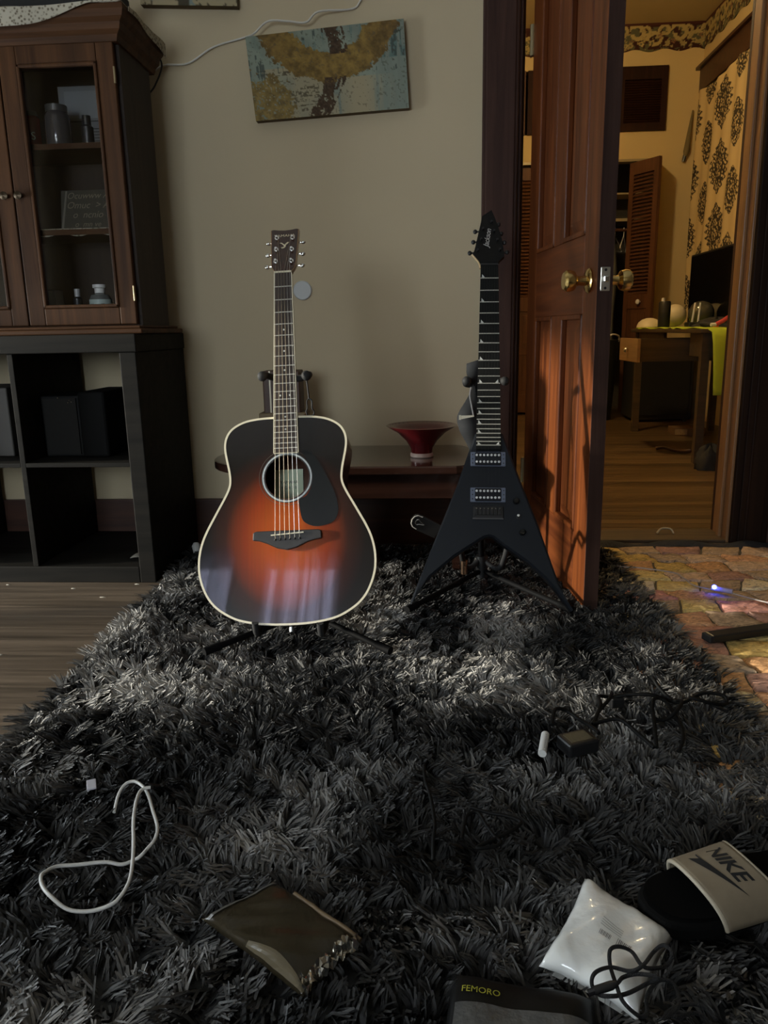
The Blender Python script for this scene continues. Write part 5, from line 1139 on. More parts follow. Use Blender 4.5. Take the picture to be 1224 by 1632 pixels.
for k in range(7):
    x0 = -0.0335 + 0.0098 * k; x1 = -0.0195 + 0.0065 * k
    V('string', MB().tube([(x0, -0.0012, -0.684), (x0, -0.002, -0.668), (x1, -0.0055, 0.004)], 0.00022, 4), M_thin)
stand('guitar_stand', 'black tripod stand holding the V-shaped guitar', (0.135, 2.215, 0.075), [(-0.075, 1.965, 0.045), (0.355, 1.972, 0.045), (0.135, 2.30, 0.035)], (0.115, 2.19, 0.628), [(0.083, 2.12, 0.642), (0.186, 2.12, 0.640)], (0.135, 2.02, 0.25), False)
# chrome collars of the second stand, under the body
single('chrome_sleeve', MB().cyl((0.080, 2.15, 0.085), (0.080, 2.15, 0.125), 0.010, n=14), mat('copper_chrome', (0.7, 0.45, 0.3), 0.2, 1), 'short coppery sleeve under the V-shaped guitar', 'hardware', smooth=40)
# strap: hangs behind the neck, twists and comes out as a loose leather end
gsx = thing('guitar_strap', 'black guitar strap twisted behind the V-shaped guitar', 'strap', (0.085, 2.19, 0.42))
def rib(path, widths):
    vs = []; n = len(path)
    for p, w_ in zip(path, widths):
        p = Vector(p); w_ = Vector(w_); vs += [p - w_ / 2, p + w_ / 2]
    return MB().add(vs, [(2 * i, 2 * i + 1, 2 * i + 3, 2 * i + 2) for i in range(n - 1)])
P1 = [(0.118, 2.185, 0.695), (0.112, 2.185, 0.66), (0.118, 2.19, 0.625), (0.112, 2.185, 0.59), (0.098, 2.18, 0.555), (0.092, 2.18, 0.535), (0.098, 2.17, 0.505), (0.112, 2.165, 0.465), (0.12, 2.16, 0.43), (0.115, 2.15, 0.36), (0.08, 2.12, 0.29), (0.05, 2.10, 0.255)]
Wd = [(0.066, 0, 0.02), (0.052, .01, 0.012), (0.032, .02, 0), (0.05, .01, 0), (0.065, 0, 0), (0.066, 0, 0.004), (0.064, 0, 0.01), (0.05, .01, 0.006), (0.045, 0.01, 0), (0.04, 0.01, 0.01), (0.02, 0.0, 0.035), (0.012, 0.0, 0.038)]
make('webbing', rib(smooth_path(P1, 4), smooth_path(Wd, 4)), M_blackmatte, gsx, world=True, solid=0.002, smooth=60)
make('white_tab', MB().add([(0.0640, 2.170, 0.531), (0.0700, 2.170, 0.531), (0.0700, 2.170, 0.544), (0.0640, 2.170, 0.544), (0.0705, 2.168, 0.533), (0.106, 2.166, 0.540), (0.106, 2.166, 0.544), (0.0705, 2.168, 0.543)], [(0, 1, 2, 3), (4, 5, 6, 7)]), mat('bone', (0.45, 0.42, 0.34), 0.5), gsx, world=True, solid=0.002)
make('grey_edge_cord', MB().tube(smooth_path([(0.0975, 2.165, 0.622), (0.094, 2.165, 0.60), (0.098, 2.162, 0.575), (0.104, 2.16, 0.545)], 5), 0.0022, 6), mat('grey_cord', (0.16, 0.16, 0.165), 0.6), gsx, world=True)
Mend = Matrix.Rotation(R(28), 3, 'Y')
end = [(-0.040, 0.0), (-0.037, 0.013), (-0.028, 0.021), (-0.014, 0.0225), (0.045, 0.0205), (0.045, -0.0205), (-0.014, -0.0225), (-0.028, -0.021), (-0.037, -0.013)]
def endp(x, z, y): q = Mend @ Vector((x, 0, z)); return (-0.036 + q.x, 2.098 + y + 0.1 * q.x, 0.245 + q.z)
n = len(end)
make('leather_end', MB().add([endp(x, z, 0) for x, z in end] + [endp(x, z, 0.005) for x, z in end], [tuple(range(n)), tuple(range(n, 2 * n))[::-1]] + [(i, i + n, (i + 1) % n + n, (i + 1) % n) for i in range(n)]), mat('gloss_leather', (0.02, 0.018, 0.017), 0.3), gsx, world=True)
make('edge_stitch', MB().tube([endp(x * .9, z * .85, -0.0008) for x, z in end[6:] + end[:4]], 0.0016, 6), mat('pale_stitch', (0.42, 0.40, 0.36), 0.5), gsx, world=True)
make('strap_pin_slot', MB().tube(smooth_path([endp(x, z, -0.001) for x, z in ((-0.024, 0.004), (-0.018, 0.008), (-0.012, 0.004), (0.002, 0.001), (-0.012, -0.004), (-0.018, -0.008), (-0.024, -0.004), (-0.024, 0.004))], 3), 0.0014, 6), M_chrome, gsx, world=True)

# ================================================================== shag rug
rug = thing('shag_rug', 'large dark grey long-pile shag rug', 'rug', (-0.13, 1.4, 0))
RC = [(-0.815, 0.20), (0.665, 0.20), (0.600, 2.66), (-0.885, 2.66)]    # BL BR TR TL
make('backing', MB().prism(RC, 0.001, 0.010, 'xy'), mat('rug_backing', (0.03, 0.03, 0.03), 0.95), rug, world=True)
flat_zones = []   # (polygon, pile height factor) under the things that press the pile down
ZT = 0.036        # height at which things rest on the pile
def inside(px, py, poly):
    r_ = np.zeros(px.shape, bool); n = len(poly); j = n - 1
    for i in range(n):
        xi, yi = poly[i]; xj, yj = poly[j]
        c = ((yi > py) != (yj > py)) & (px < (xj - xi) * (py - yi) / (yj - yi + 1e-12) + xi)
        r_ ^= c; j = i
    return r_
POUCH = [(0.205, 0.94), (0.295, 0.839), (0.221, 0.715), (0.122, 0.785)]
BAG = [(-0.228, 0.912), (-0.092, 0.804), (-0.155, 0.724), (-0.308, 0.838)]
FEM = [(0.018, 0.770), (0.178, 0.742), (0.150, 0.53), (-0.012, 0.56)]
SO, SE1, SE2 = Vector((0.340, 0.890)), Vector((0.931, 0.366)), Vector((-0.366, 0.931))     # slide: origin, heelward axis, far-side axis
def sl2(a, b): p = SO + SE1 * a + SE2 * b; return (p.x, p.y)
SLIDE = [sl2(a, b) for a, b in ((-0.078, 0.004), (-0.070, -0.026), (-0.045, -0.044), (0.0, -0.052), (0.06, -0.050), (0.13, -0.043), (0.18, -0.034), (0.195, 0.0), (0.18, 0.034), (0.13, 0.043), (0.06, 0.050), (0.0, 0.052), (-0.045, 0.046), (-0.070, 0.030))]
ADP = [(0.215, 1.281), (0.271, 1.31), (0.288, 1.258), (0.232, 1.226)]
flat_zones += [(POUCH, 0.35), (BAG, 0.45), (FEM, 0.35), (SLIDE, 0.3), (ADP, 0.6)]

def pile(N):
    u = rng.random(N); v = rng.random(N)
    # a little denser where the rug is near the viewer
    bl, br, tr, tl_ = [np.array(c) for c in RC]
    p = (bl[None] * ((1 - u) * (1 - v))[:, None] + br[None] * (u * (1 - v))[:, None] + tr[None] * (u * v)[:, None] + tl_[None] * ((1 - u) * v)[:, None])
    x, y = p[:, 0], p[:, 1]
    cell = 0.027
    i = np.floor(x / cell).astype(int); j = np.floor(y / cell).astype(int)
    h1 = rng.random((256, 256)); h2 = rng.random((256, 256)); h3 = rng.random((256, 256)); h4 = rng.random((256, 256))
    I, J = i % 256, j % 256
    cx = (i + 0.2 + 0.6 * h1[I, J]) * cell; cy = (j + 0.2 + 0.6 * h2[I, J]) * cell
    ang = 6.283 * (fbm(x + 5, y + 5, 21, 2.2, 3) * 1.9) + 4.6 * (h3[I, J] - 0.5) + 1.3 * (rng.random(N) - 0.5)
    mag = 0.50 + 0.75 * fbm(x + 3, y + 9, 31, 4.0, 3) + 0.3 * (h4[I, J] - 0.5)
    L = 0.030 * (0.75 + 0.5 * rng.random(N)) * (0.85 + 0.3 * h4[I, J])
    # tousled hollows and ridges
    ridge = fbm(x + 1, y + 2, 44, 5.0, 3)
    L *= 0.72 + 0.62 * ridge
    hf = np.ones(N)
    for poly, f in flat_zones: hf = np.where(inside(x, y, poly), f, hf)
    lx, ly = np.cos(ang) * mag * L * 0.75, np.sin(ang) * mag * L * 0.75
    tz = np.sqrt(np.maximum(L ** 2 - lx ** 2 - ly ** 2, (0.35 * L) ** 2)) * hf
    pull = 0.25 + 0.55 * rng.random(N)
    tx = x + lx + (cx - x) * pull; ty = y + ly + (cy - y) * pull
    # the pile droops outwards along the rug edges
    xl = -0.815 + (y - 0.2) / 2.46 * (-0.07); xr = 0.665 + (y - 0.2) / 2.46 * (-0.065)
    eL = np.exp(-np.maximum(x - xl, 0) / 0.030); eR = np.exp(-np.maximum(xr - x, 0) / 0.030)
    tx = tx - 0.012 * eL + 0.016 * eR; tz = tz * (1 - 0.45 * np.maximum(eL, eR))
    w = 0.0039 * (0.7 + 0.6 * rng.random(N))
    wa = rng.random(N) * 6.283
    wx, wy = np.cos(wa) * w / 2, np.sin(wa) * w / 2
    z0 = 0.009
    mx_, my_ = x + (tx - x) * 0.42, y + (ty - y) * 0.42; mz = z0 + tz * 0.66
    V_ = np.empty((N, 6, 3), np.float32)
    V_[:, 0] = np.stack([x - wx, y - wy, np.full(N, z0)], 1); V_[:, 1] = np.stack([x + wx, y + wy, np.full(N, z0)], 1)
    V_[:, 2] = np.stack([mx_ - wx, my_ - wy, mz], 1); V_[:, 3] = np.stack([mx_ + wx, my_ + wy, mz], 1)
    V_[:, 4] = np.stack([tx - wx * .7, ty - wy * .7, z0 + tz], 1); V_[:, 5] = np.stack([tx + wx * .7, ty + wy * .7, z0 + tz], 1)
    base = (np.arange(N) * 6)[:, None, None]
    F_ = (np.array([[0, 1, 3, 2], [2, 3, 5, 4]])[None] + base).reshape(-1, 4).astype(np.int32)
    tone = clamp01(0.42 + 1.5 * (fbm(x + 2, y + 4, 515, 6.0, 3) - 0.5) + 0.7 * (fbm(x + 7, y + 1, 526, 2.0, 2) - 0.5) + 0.26 * (h3[I, J] - 0.5) + 0.22 * (rng.random(N) - 0.5))  # seeds picked to put a sunlit left edge and shaded foreground into tone
    return V_.reshape(-1, 3), F_, np.repeat(tone, 6)
Vp, Fp, tone = pile(185000)
me = bpy.data.meshes.new('pile')
me.vertices.add(len(Vp)); me.vertices.foreach_set('co', (Vp - np.array([-0.13, 1.4, 0], np.float32)).ravel())
me.loops.add(Fp.size); me.loops.foreach_set('vertex_index', Fp.ravel())
me.polygons.add(len(Fp)); me.polygons.foreach_set('loop_start', (np.arange(len(Fp)) * 4).astype(np.int32))
me.update(calc_edges=True)
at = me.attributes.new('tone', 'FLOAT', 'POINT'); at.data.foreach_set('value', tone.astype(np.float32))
mp_ = bpy.data.materials.new('shag_pile'); mp_.use_nodes = True; nt = mp_.node_tree; b = nt.nodes['Principled BSDF']
a_ = nt.nodes.new('ShaderNodeAttribute'); a_.attribute_name = 'tone'
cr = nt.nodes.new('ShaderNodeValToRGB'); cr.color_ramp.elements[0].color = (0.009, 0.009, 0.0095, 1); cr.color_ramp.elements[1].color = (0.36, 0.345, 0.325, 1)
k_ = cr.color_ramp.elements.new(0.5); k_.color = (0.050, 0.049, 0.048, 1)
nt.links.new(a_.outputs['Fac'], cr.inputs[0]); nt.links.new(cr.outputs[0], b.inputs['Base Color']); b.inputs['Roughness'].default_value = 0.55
b.inputs['Specular IOR Level'].default_value = 0.35
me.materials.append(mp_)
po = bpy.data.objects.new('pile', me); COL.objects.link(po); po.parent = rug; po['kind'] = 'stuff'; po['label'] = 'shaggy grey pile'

# ================================================================== small things on the rug and floor
def cable(name, pts, r, m, lab, z=ZT + 0.012, zs=None, k=6, group=None):
    P = [(x, y, (zs[i] if zs else z)) for i, (x, y) in enumerate(pts)]
    return single(name, MB().tube(smooth_path(P, k), r, 8), m, lab, 'cable', group, smooth=60)
M_wc = mat('white_cable_near', (0.62, 0.61, 0.58), 0.45)
W = [(-0.521, 1.066), (-0.525, 1.097), (-0.521, 1.117), (-0.509, 1.123), (-0.492, 1.113), (-0.472, 1.089), (-0.448, 1.046), (-0.427, 1.008), (-0.422, 0.983), (-0.428, 0.967), (-0.436, 0.957), (-0.446, 0.952)]
W2_ = [(-0.470, 1.098), (-0.482, 1.091), (-0.481, 1.067), (-0.468, 1.019), (-0.446, 0.962), (-0.433, 0.925), (-0.424, 0.89), (-0.426, 0.866), (-0.435, 0.853), (-0.461, 0.847), (-0.491, 0.846), (-0.518, 0.856), (-0.54, 0.875), (-0.553, 0.895), (-0.552, 0.909), (-0.544, 0.924), (-0.52, 0.933), (-0.483, 0.943), (-0.446, 0.952)]
allw = W + [(-0.460, 0.944)] + W2_[::-1][1:]
zz_ = [0.030, 0.042, 0.048, 0.05, 0.05, 0.05, 0.05, 0.048, 0.045, 0.040, 0.034, 0.030, 0.030] + [0.034, 0.036, 0.04, 0.044, 0.046, 0.046, 0.046, 0.036, 0.034, 0.04, 0.044, 0.048, 0.05, 0.052, 0.054, 0.056, 0.056, 0.056, 0.054]
zz_ = (zz_ + [0.05] * 9)[:len(allw)]
cable('white_cable', allw, 0.0027, M_wc, 'white charging cable lying in loops on the rug', zs=zz_)
single('white_chip', MB().obox((-0.575, 1.108, 0.052), (0.015, 0.021, 0.004), Matrix.Rotation(R(25), 3, 'Z') @ Matrix.Rotation(R(14), 3, 'X')), mat('lilac_white', (0.55, 0.54, 0.60), 0.5), 'tiny white chip on the rug above the white cable', 'chip', bevel=0.001)
single('white_fluff', MB().tube([(-0.842, 2.555, 0.03), (-0.848, 2.57, 0.05), (-0.85, 2.575, 0.06)], [0.012, 0.016, 0.009], 8), mat('fluff_white', (0.45, 0.45, 0.43), 0.9), 'small white scrap at the rug corner beside the shelf', 'scrap', smooth=60)
# dark adapter with cable tangle
tg = thing('power_adapter', 'black power adapter with a tangled black cord on the rug', 'adapter', (0.25, 1.27, ZT))
def G(n, mb, m, par=None, **k): return make(n, mb, m, par or tg, world=True, **k)
G('block', MB().obox((0.252, 1.268, 0.052), (0.062, 0.045, 0.026), Matrix.Rotation(R(24), 3, 'Z')), M_black, bevel=0.004)
G('rating_label', MB().obox((0.252, 1.268, 0.0653), (0.044, 0.030, 0.0006), Matrix.Rotation(R(24), 3, 'Z')), mat('faded_label', (0.10, 0.085, 0.05), 0.6, var=.4, vscale=200))
M_cord = mat('cord_black', (0.004, 0.004, 0.004), 0.6, spec=.15)
def cord(pts, z): G('cord', MB().tube(smooth_path([(x, y, z + 0.022 + 0.008 * math.sin(i * 1.7)) for i, (x, y) in enumerate(pts)], 5), 0.0036, 8), M_cord, smooth=60)
cord([(0.208, 1.286), (0.22, 1.329), (0.242, 1.347), (0.263, 1.325), (0.28, 1.268), (0.284, 1.248)], 0.055)
cord([(0.285, 1.30), (0.31, 1.36), (0.318, 1.416), (0.345, 1.423), (0.378, 1.413), (0.417, 1.407), (0.457, 1.406), (0.478, 1.401), (0.517, 1.417), (0.557, 1.415), (0.558, 1.403), (0.531, 1.39), (0.487, 1.395), (0.512, 1.402), (0.54, 1.385), (0.54, 1.351)], 0.050)
cord([(0.443, 1.495), (0.438, 1.47), (0.445, 1.449), (0.458, 1.412), (0.467, 1.382), (0.446, 1.342), (0.424, 1.33), (0.403, 1.335), (0.413, 1.381), (0.435, 1.391), (0.446, 1.359), (0.44, 1.293), (0.424, 1.233), (0.409, 1.209)], 0.052)
cord([(0.409, 1.369), (0.392, 1.292), (0.38, 1.232)], 0.047)
cord([(0.284, 1.30), (0.331, 1.306), (0.359, 1.27), (0.377, 1.236)], 0.050)
cord([(0.345, 1.423), (0.33, 1.38), (0.30, 1.34), (0.29, 1.30)], 0.052)
G('plug', MB().obox((0.355, 1.425, 0.055), (0.026, 0.02, 0.022), Matrix.Rotation(R(10), 3, 'Z')), M_black, bevel=0.003)
bt = thing('white_tube', 'small white cylinder with grey lettering on the rug', 'tube', (0.190, 1.25, ZT))
d_ = Vector((0.183 - 0.196, 1.228 - 1.285, -0.004)).normalized(); c_ = Vector((0.190, 1.256, 0.056))
G('body', MB().tube([c_ - d_ * 0.030, c_ + d_ * 0.030], 0.0075, 14), mat('battery_white', (0.72, 0.72, 0.70), 0.4), bt, smooth=40)
G('end_cap', MB().tube([c_ - d_ * 0.036, c_ - d_ * 0.030], 0.0055, 12), M_black, bt, smooth=40)
for k in range(9): G('print_mark', MB().obox(c_ + d_ * (-0.022 + 0.005 * k) + Vector((0.001, -0.0035, 0.0066)), (0.0045, 0.0022, 0.0006), Matrix.Rotation(R(0), 3, 'Z')), mat('grey_print', (0.25, 0.25, 0.25), 0.6), bt)
cable('thin_black_cable', [(-0.022, 1.149), (-0.019, 1.111), (-0.011, 1.079), (-0.004, 1.02), (-0.006, 0.985), (-0.006, 0.959)], 0.0028, M_cord, 'short straight black cable standing out of the rug', zs=[0.075, 0.070, 0.064, 0.058, 0.052, 0.04])
cable('thin_black_cable', [(0.035, 0.98), (0.041, 1.021), (0.048, 1.04), (0.062, 1.044), (0.072, 1.016), (0.083, 0.989), (0.091, 0.976), (0.081, 0.966), (0.056, 0.962), (0.078, 0.979), (0.106, 1.0), (0.123, 1.018), (0.122, 1.028), (0.105, 1.038), (0.078, 1.045), (0.051, 1.058)], 0.0027, M_cord, 'thin black cable curled in the middle of the rug', z=0.060)
# clear blue-LED string light cable on the patchwork
lc = thing('led_cable', 'thin pale cable with a glowing blue light on the patchwork rug', 'cable', (0.81, 2.2, 0.01))
M_lc = mat('pale_cable', (0.42, 0.38, 0.36), 0.4)
G('wire', MB().tube(smooth_path([(x, y, 0.021) for x, y in ((0.557, 2.452), (0.6, 2.425), (0.656, 2.412), (0.743, 2.364), (0.758, 2.314), (0.766, 2.242), (0.806, 2.202))], 6), 0.0022, 6), M_lc, lc, smooth=60)
G('wire', MB().tube(smooth_path([(x, y, 0.021) for x, y in ((0.853, 2.169), (0.882, 2.134), (0.93, 2.086), (1.05, 2.0), (1.3, 1.9))], 6), 0.0022, 6), M_lc, lc, smooth=60)
G('housing', MB().tube([(0.806, 2.202, 0.026), (0.853, 2.169, 0.026)], [0.0075, 0.0075], 10), mat('milky_plastic', (0.45, 0.42, 0.55), 0.3), lc, smooth=50)
G('light', MB().sphere((0.808, 2.190, 0.033), 0.0065, 12, 8), mat('blue_light', (0.1, 0.1, 1.0), 0.4, emit=(0.03, 0.05, 1.0), estr=45.0), lc, smooth=60)
bar = thing('flat_black_bar', 'flat black bar lying on the patchwork rug', 'bar', (0.80, 1.86, 0.014))
G('bar', MB().obox((0.84, 1.885, 0.026), (0.36, 0.036, 0.020), Matrix.Rotation(R(19), 3, 'Z')), M_black, bar, bevel=0.004)
G('end_cap', MB().obox((0.84 - 0.182 * math.cos(R(19)), 1.885 - 0.182 * math.sin(R(19)), 0.026), (0.012, 0.034, 0.018), Matrix.Rotation(R(19), 3, 'Z')), M_blackmatte, bar, bevel=0.003)
single('paper_curl', MB().tube(smooth_path([(0.83, 2.865, 0.016), (0.85, 2.88, 0.03), (0.88, 2.875, 0.03), (0.89, 2.86, 0.016)], 4), 0.004, 6), mat('cream_paper', (0.5, 0.42, 0.28), 0.8), 'little pale curl of paper on the threshold', 'scrap', smooth=60)
for k, (x, y, lab) in enumerate(((-1.385, 2.285, 'pale crumb on the boards at the picture edge by the shelf'), (-1.15, 2.25, 'pale crumb on the boards just before the shelf base'), (-1.02, 2.17, 'pale crumb on the boards between shelf and rug edge'), (-1.10, 1.74, 'pale crumb on the nearer boards left of the rug'), (-0.96, 2.295, 'yellowish crumb at the foot of the shelf beside the rug'))):
    lump('floor_crumb', (x, y, 0.0), (0.006 + 0.002 * (k % 3), 0.003, 0.002), mat('crumb_pale', (0.4, 0.37, 0.31), 0.9), lab, 'crumb', 20 + k, .3, 10, 'crumbs on the floorboards')

# ---- white padded plastic pouch
def quadp(q, u, v):
    a, b_, c, d = [np.array(p) for p in q]; p = a * (1 - u) * (1 - v) + b_ * u * (1 - v) + c * u * v + d * (1 - u) * v; return float(p[0]), float(p[1])
def pillow(q, h, z0, wr, seed, pinch=0.05):
    r_ = np.random.default_rng(seed).random(8) * 6
    def fn(u, v):
        uu = u + pinch * math.sin(math.pi * v) * (0.5 - u) * 2 * math.sin(math.pi * u) ** 0 * (abs(u - .5) * 2) ** 6
        vv = v + pinch * math.sin(math.pi * u) * (0.5 - v) * 2 * (abs(v - .5) * 2) ** 6
        x, y = quadp(q, uu, vv)
        e = (1 - (2 * u - 1) ** 6) * (1 - (2 * v - 1) ** 6)
        e = max(e, 0.0) ** 0.6
        w_ = wr * (math.sin(11 * u + 5 * v + r_[0]) * 0.5 + math.sin(7 * v - 9 * u + r_[1]) * 0.4 + math.sin(23 * u + 17 * v + r_[2]) * 0.2) + wr * 0.8 * abs(math.sin(19 * (u - v) + r_[3])) * (1 - e)
        return (x, y, z0 + h * e * (0.85 + 0.15 * math.sin(2.5 * u + r_[4])) + w_ * (0.35 + 0.65 * e))
    return fn
wp = thing('white_pouch', 'glossy white padded plastic pouch on the rug', 'pouch', (0.21, 0.82, ZT))
M_pouch = mat('white_film', (0.90, 0.91, 0.89), 0.2, coat=.8, bump=0.18, bscale=40)
pf = pillow(POUCH, 0.030, 0.030, 0.0035, 2)
mbp = MB().grid(pf, 44, 44)
G('film', mbp, M_pouch, wp, smooth=70, solid=0.0015)
G('underside', MB().grid(lambda u, v: (*quadp(POUCH, .03 + .94 * u, .03 + .94 * v), 0.022 + 0.004 * (1 - abs(2 * u - 1))), 6, 6), M_pouch, wp)
def onp(u, v, dz=0.0012): p = pf(u, v); return (p[0], p[1], p[2] + dz)
def patchq(u0, u1, v0, v1, dz=0.0013): return MB().grid(lambda a, b: onp(u0 + (u1 - u0) * a, v0 + (v1 - v0) * b, dz), 3, 3)
M_gp = mat('grey_ink', (0.22, 0.22, 0.22), 0.5)
for k in range(9): G('barcode_bar', patchq(0.60 + 0.016 * k, 0.60 + 0.016 * k + (0.010 if k % 3 else 0.006), 0.50, 0.57), M_gp, wp)
for k in range(9): G('barcode_bar', patchq(0.42 + 0.014 * k, 0.42 + 0.014 * k + (0.008 if k % 2 else 0.005), 0.52, 0.57), M_gp, wp)
for k in range(4): G('print_line', patchq(0.40, 0.62, 0.40 + 0.024 * k, 0.406 + 0.024 * k), mat('light_ink', (0.42, 0.43, 0.42), 0.5), wp)
# ---- dark zip bag with a foil end
zb = thing('dark_zip_bag', 'brownish transparent zip bag with a shiny crinkled end', 'bag', (-0.2, 0.82, ZT))
M_bag = mat('smoky_film', (0.040, 0.031, 0.017), 0.22, alpha=0.75, spec=0.4)
bf = pillow(BAG, 0.016, 0.034, 0.003, 6, 0.02)
G('film', MB().grid(bf, 40, 40), M_bag, zb, smooth=70, solid=0.0008)
G('zip_strip', MB().grid(lambda u, v: (lambda p: (p[0], p[1], p[2] + 0.002))(bf(0.05 + 0.03 * v, 0.02 + .96 * u)), 20, 2), mat('zip_grey', (0.10, 0.095, 0.085), 0.35), zb)
G('seam_fold', MB().tube([(lambda p: (p[0], p[1], p[2] + 0.003))(bf(0.28 + 0.70 * k / 10, 0.02)) for k in range(11)], 0.0035, 8), mat('tan_film', (0.16, 0.11, 0.06), 0.4), zb, smooth=60)
G('side_fold', MB().grid(lambda u, v: (lambda p: (p[0], p[1], p[2] + 0.0022))(bf(0.45 + 0.54 * u, 0.99 - 0.13 * v * math.sin(math.pi * (0.15 + .75 * u)))), 12, 4), mat('tan_film_flat', (0.11, 0.088, 0.05), 0.35), zb)
rf = random.Random(3)
def foil(u, v):
    p = bf(0.93 + 0.085 * v, 0.04 + 0.92 * u); return (p[0] + rf.uniform(-.002, .002), p[1] + rf.uniform(-.002, .002), p[2] + 0.004 + rf.uniform(-0.006, 0.007))
G('foil_end', MB().grid(foil, 26, 4), mat('crinkled_foil', (0.55, 0.53, 0.48), 0.12, 0.95), zb)
# ---- black header pouch with yellow lettering
fp = thing('black_retail_pouch', 'black retail pouch with yellow lettering and a clear window', 'pouch', (0.09, 0.68, ZT))
FQ = [FEM[0], FEM[1], FEM[2], FEM[3]]
ff = pillow(FQ, 0.022, 0.030, 0.002, 9, 0.01)
G('body', MB().grid(ff, 30, 30), mat('pouch_black', (0.005, 0.005, 0.005), 0.5, spec=.25), fp, smooth=70, solid=0.001)
def onf(u, v, dz=0.0015): p = ff(u, v); return (p[0], p[1], p[2] + dz)
G('clear_window', MB().grid(lambda u, v: onf(0.05 + .90 * u, 0.24 + .74 * v - 0.02 * u, 0.002), 24, 20), mat('clear_film', (0.10, 0.10, 0.098), 0.18, var=.5, vscale=25, bump=.4, bscale=40), fp, smooth=60)
vsx, fsx = text_geo('FEMORO', 0.15, 0.0, 1.0)
G('yellow_lettering', MB().add([onf(0.22 + v_[0] * 0.46, 0.155 - v_[1] * 0.40, 0.0022) for v_ in vsx], fsx), mat('yellow_print', (0.42, 0.40, 0.04), 0.5), fp)
G('white_sticker', MB().grid(lambda u, v: onf(0.48 + .12 * u, 0.43 + .10 * v, 0.0032), 3, 3), mat('sticker', (0.45, 0.45, 0.44), 0.5), fp)
# ---- braided cable
bc = thing('braided_cable', 'black braided cable coiled over the white pouch', 'cable', (0.24, 0.76, 0.07))
BR_PTS = [(0.177, 0.7139, 0.072), (0.1955, 0.7169, 0.0772), (0.2081, 0.7367, 0.0668), (0.2247, 0.7366, 0.0721), (0.2433, 0.7274, 0.0771), (0.2323, 0.7292, 0.0667), (0.206, 0.7096, 0.0722), (0.1858, 0.7002, 0.0771), (0.1755, 0.7129, 0.0667), (0.1699, 0.7206, 0.0723), (0.1757, 0.7312, 0.077), (0.1972, 0.7504, 0.0666), (0.2162, 0.7398, 0.0724), (0.2308, 0.7435, 0.077), (0.2524, 0.7757, 0.0666), (0.2643, 0.7794, 0.0725), (0.2688, 0.7633, 0.0769), (0.2611, 0.7558, 0.0665), (0.239, 0.7445, 0.0726), (0.2291, 0.7455, 0.0768), (0.2265, 0.7746, 0.0665), (0.2118, 0.7747, 0.0727), (0.1991, 0.7644, 0.0768), (0.1972, 0.7529, 0.0665), (0.1963, 0.7195, 0.0728), (0.1977, 0.694, 0.0767), (0.2127, 0.6873, 0.0664), (0.2238, 0.6955, 0.062), (0.2294, 0.7171, 0.062), (0.2472, 0.7384, 0.062), (0.2622, 0.7372, 0.062), (0.2643, 0.7205, 0.062), (0.2585, 0.7041, 0.062), (0.2396, 0.6894, 0.062), (0.252, 0.7021, 0.062), (0.2718, 0.709, 0.062), (0.2883, 0.7056, 0.062), (0.2948, 0.6903, 0.062)]
G('cord', MB().tube(smooth_path(BR_PTS, 6), 0.0023, 8), mat('braid', (0.014, 0.014, 0.016), 0.6, bump=1.0, bscale=900), bc, smooth=60)
q0, q1 = Vector(BR_PTS[0]), Vector(BR_PTS[1]); dd = (q1 - q0).normalized()
G('connector', MB().tube([q0 - dd * 0.006, q0 + dd * 0.014, q0 + dd * 0.020], [0.0048, 0.0048, 0.0032], 10), M_black, bc, smooth=40)
G('metal_tip', MB().tube([q0 - dd * 0.013, q0 - dd * 0.005], 0.0036, 8), mat('dark_tip', (0.05, 0.05, 0.055), 0.3, .8), bc)
G('cord_far', MB().tube(smooth_path([(0.2486, 0.7081, 0.05), (0.2591, 0.7034, 0.05), (0.2787, 0.7096, 0.05), (0.2908, 0.7014, 0.05), (0.2926, 0.6896, 0.05)], 5), 0.0023, 8), mat('braid', (0.014, 0.014, 0.016), 0.6), bc, smooth=60)

# ---- slide sandal
sl = thing('slide_sandal', 'black slide sandal with a worn beige strap and black logo', 'sandal', (0.41, 0.89, ZT))
sole = smooth_path(SLIDE + [SLIDE[0]], 4)[:-1]
G('sole', MB().prism(sole, 0.028, 0.052, 'xy'), mat('slide_sole', (0.004, 0.004, 0.004), 0.9, spec=.1), sl, bevel=0.006)
def foot(u, v):
    k = math.sqrt(u); a = v * 2 * math.pi; i = int(v * len(sole)) % len(sole); p = sole[i]; cx, cy = sl2(0.06, 0)
    return (cx + (p[0] - cx) * 0.94 * u, cy + (p[1] - cy) * 0.90 * u, 0.0535 + 0.004 * u ** 4)
G('footbed', MB().grid(foot, 6, len(sole)), mat('footbed', (0.003, 0.003, 0.003), 0.9, spec=.08), sl, smooth=60)
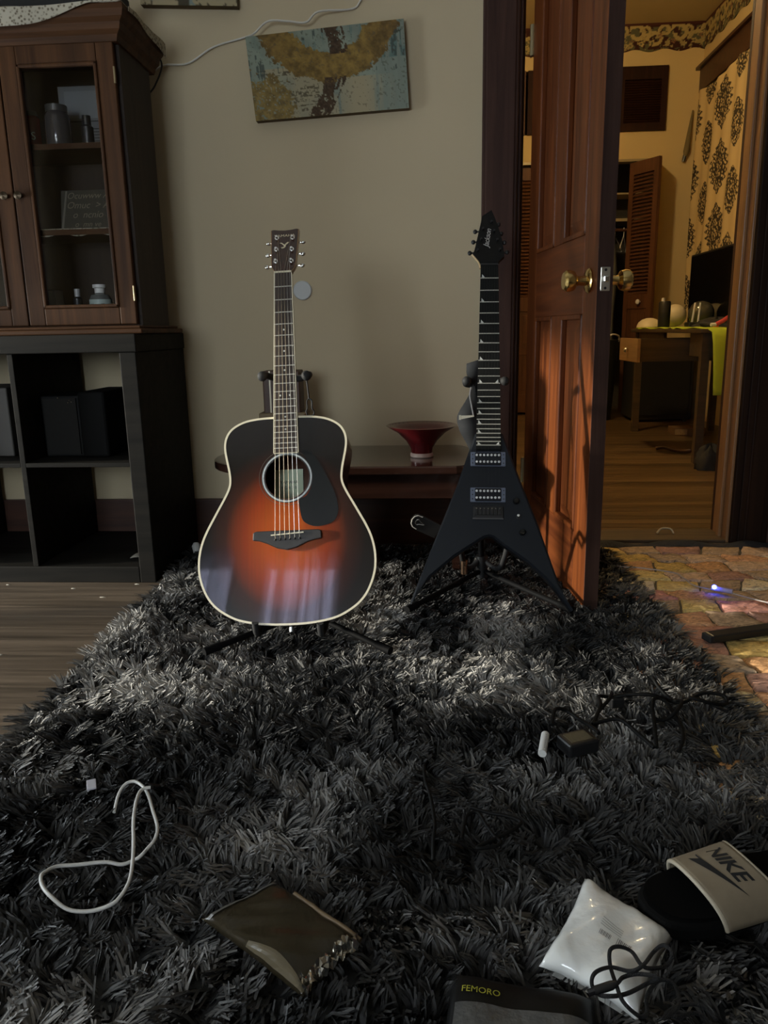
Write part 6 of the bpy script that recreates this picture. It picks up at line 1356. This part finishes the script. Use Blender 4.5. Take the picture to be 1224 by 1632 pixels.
# strap: arch across the foot; s = 0 near side, 1 far side; b along the foot
def arch(s, b):
    a = math.pi * (0.02 + 0.96 * s); sn = max(math.sin(a), 0.0)
    x, y = sl2(0.002 - 0.022 * sn + b * (0.100 - 0.020 * sn), -0.0555 * math.cos(a))
    return (x, y, 0.034 + 0.056 * sn ** 0.7 + 0.010 * b * sn)
M_str = mat('worn_beige', (0.25, 0.20, 0.135), 0.75, var=.25, vscale=35)
G('strap', MB().grid(lambda u, v: arch(u, v), 30, 14), M_str, sl, smooth=70, solid=0.005)
for b_ in (0.0, 1.0): G('strap_piping', MB().tube([arch(k / 24, b_) for k in range(25)], 0.0030, 8), mat('piping_beige', (0.48, 0.42, 0.32), 0.6), sl, smooth=60)
def arch_out(s, b):
    p = Vector(arch(s, b)); e = 0.01; t1 = Vector(arch(s + e, b)) - Vector(arch(s - e, b)); t2 = Vector(arch(s, b + e)) - Vector(arch(s, b - e)); n = t1.cross(t2).normalized()
    if n.z < 0 and n.y > -0.3: n = -n
    if n.y > 0.5: n = -n
    return p + n * 0.0034
def onstrap(a, b): return arch_out(0.60 - a, 0.5 + b)
vsx, fsx = text_geo('NIKE', 0.33, 0.25, 0.98, 0.009)
G('strap_lettering', MB().add([onstrap(0.13 + v_[0] * 0.50, 0.17 + v_[1] * 1.05) for v_ in vsx], fsx), M_blackmatte, sl)
sw = [(-0.16, 0.10), (-0.165, 0.03), (-0.14, -0.03), (-0.08, -0.075), (-0.02, -0.075), (0.10, -0.03), (0.24, 0.03), (0.40, 0.10), (0.24, -0.012), (0.08, -0.10), (-0.03, -0.155), (-0.12, -0.155), (-0.19, -0.11), (-0.205, -0.02), (-0.185, 0.06)]
SWQ = [(-0.185, 0.06), (-0.165, 0.03), (-0.14, -0.03), (-0.08, -0.075)]
top_ = [(-0.16, 0.10), (-0.155, 0.045), (-0.12, 0.0), (-0.06, -0.02), (0.02, -0.005), (0.16, 0.045), (0.36, 0.125)]
bot_ = [(-0.16, 0.10), (-0.215, 0.02), (-0.23, -0.07), (-0.17, -0.15), (-0.04, -0.145), (0.13, -0.045), (0.36, 0.125)]
tp, bt_ = smooth_path(top_, 4), smooth_path(bot_, 4)
G('strap_swoosh', MB().add([onstrap(0.06 + p[0] * 1.0, -0.10 + p[1] * 1.2) for p in tp] + [onstrap(0.06 + p[0] * 1.0, -0.10 + p[1] * 1.2) for p in bt_], [(i, i + 1, i + 1 + len(tp), i + len(tp)) for i in range(len(tp) - 1)]), M_blackmatte, sl)
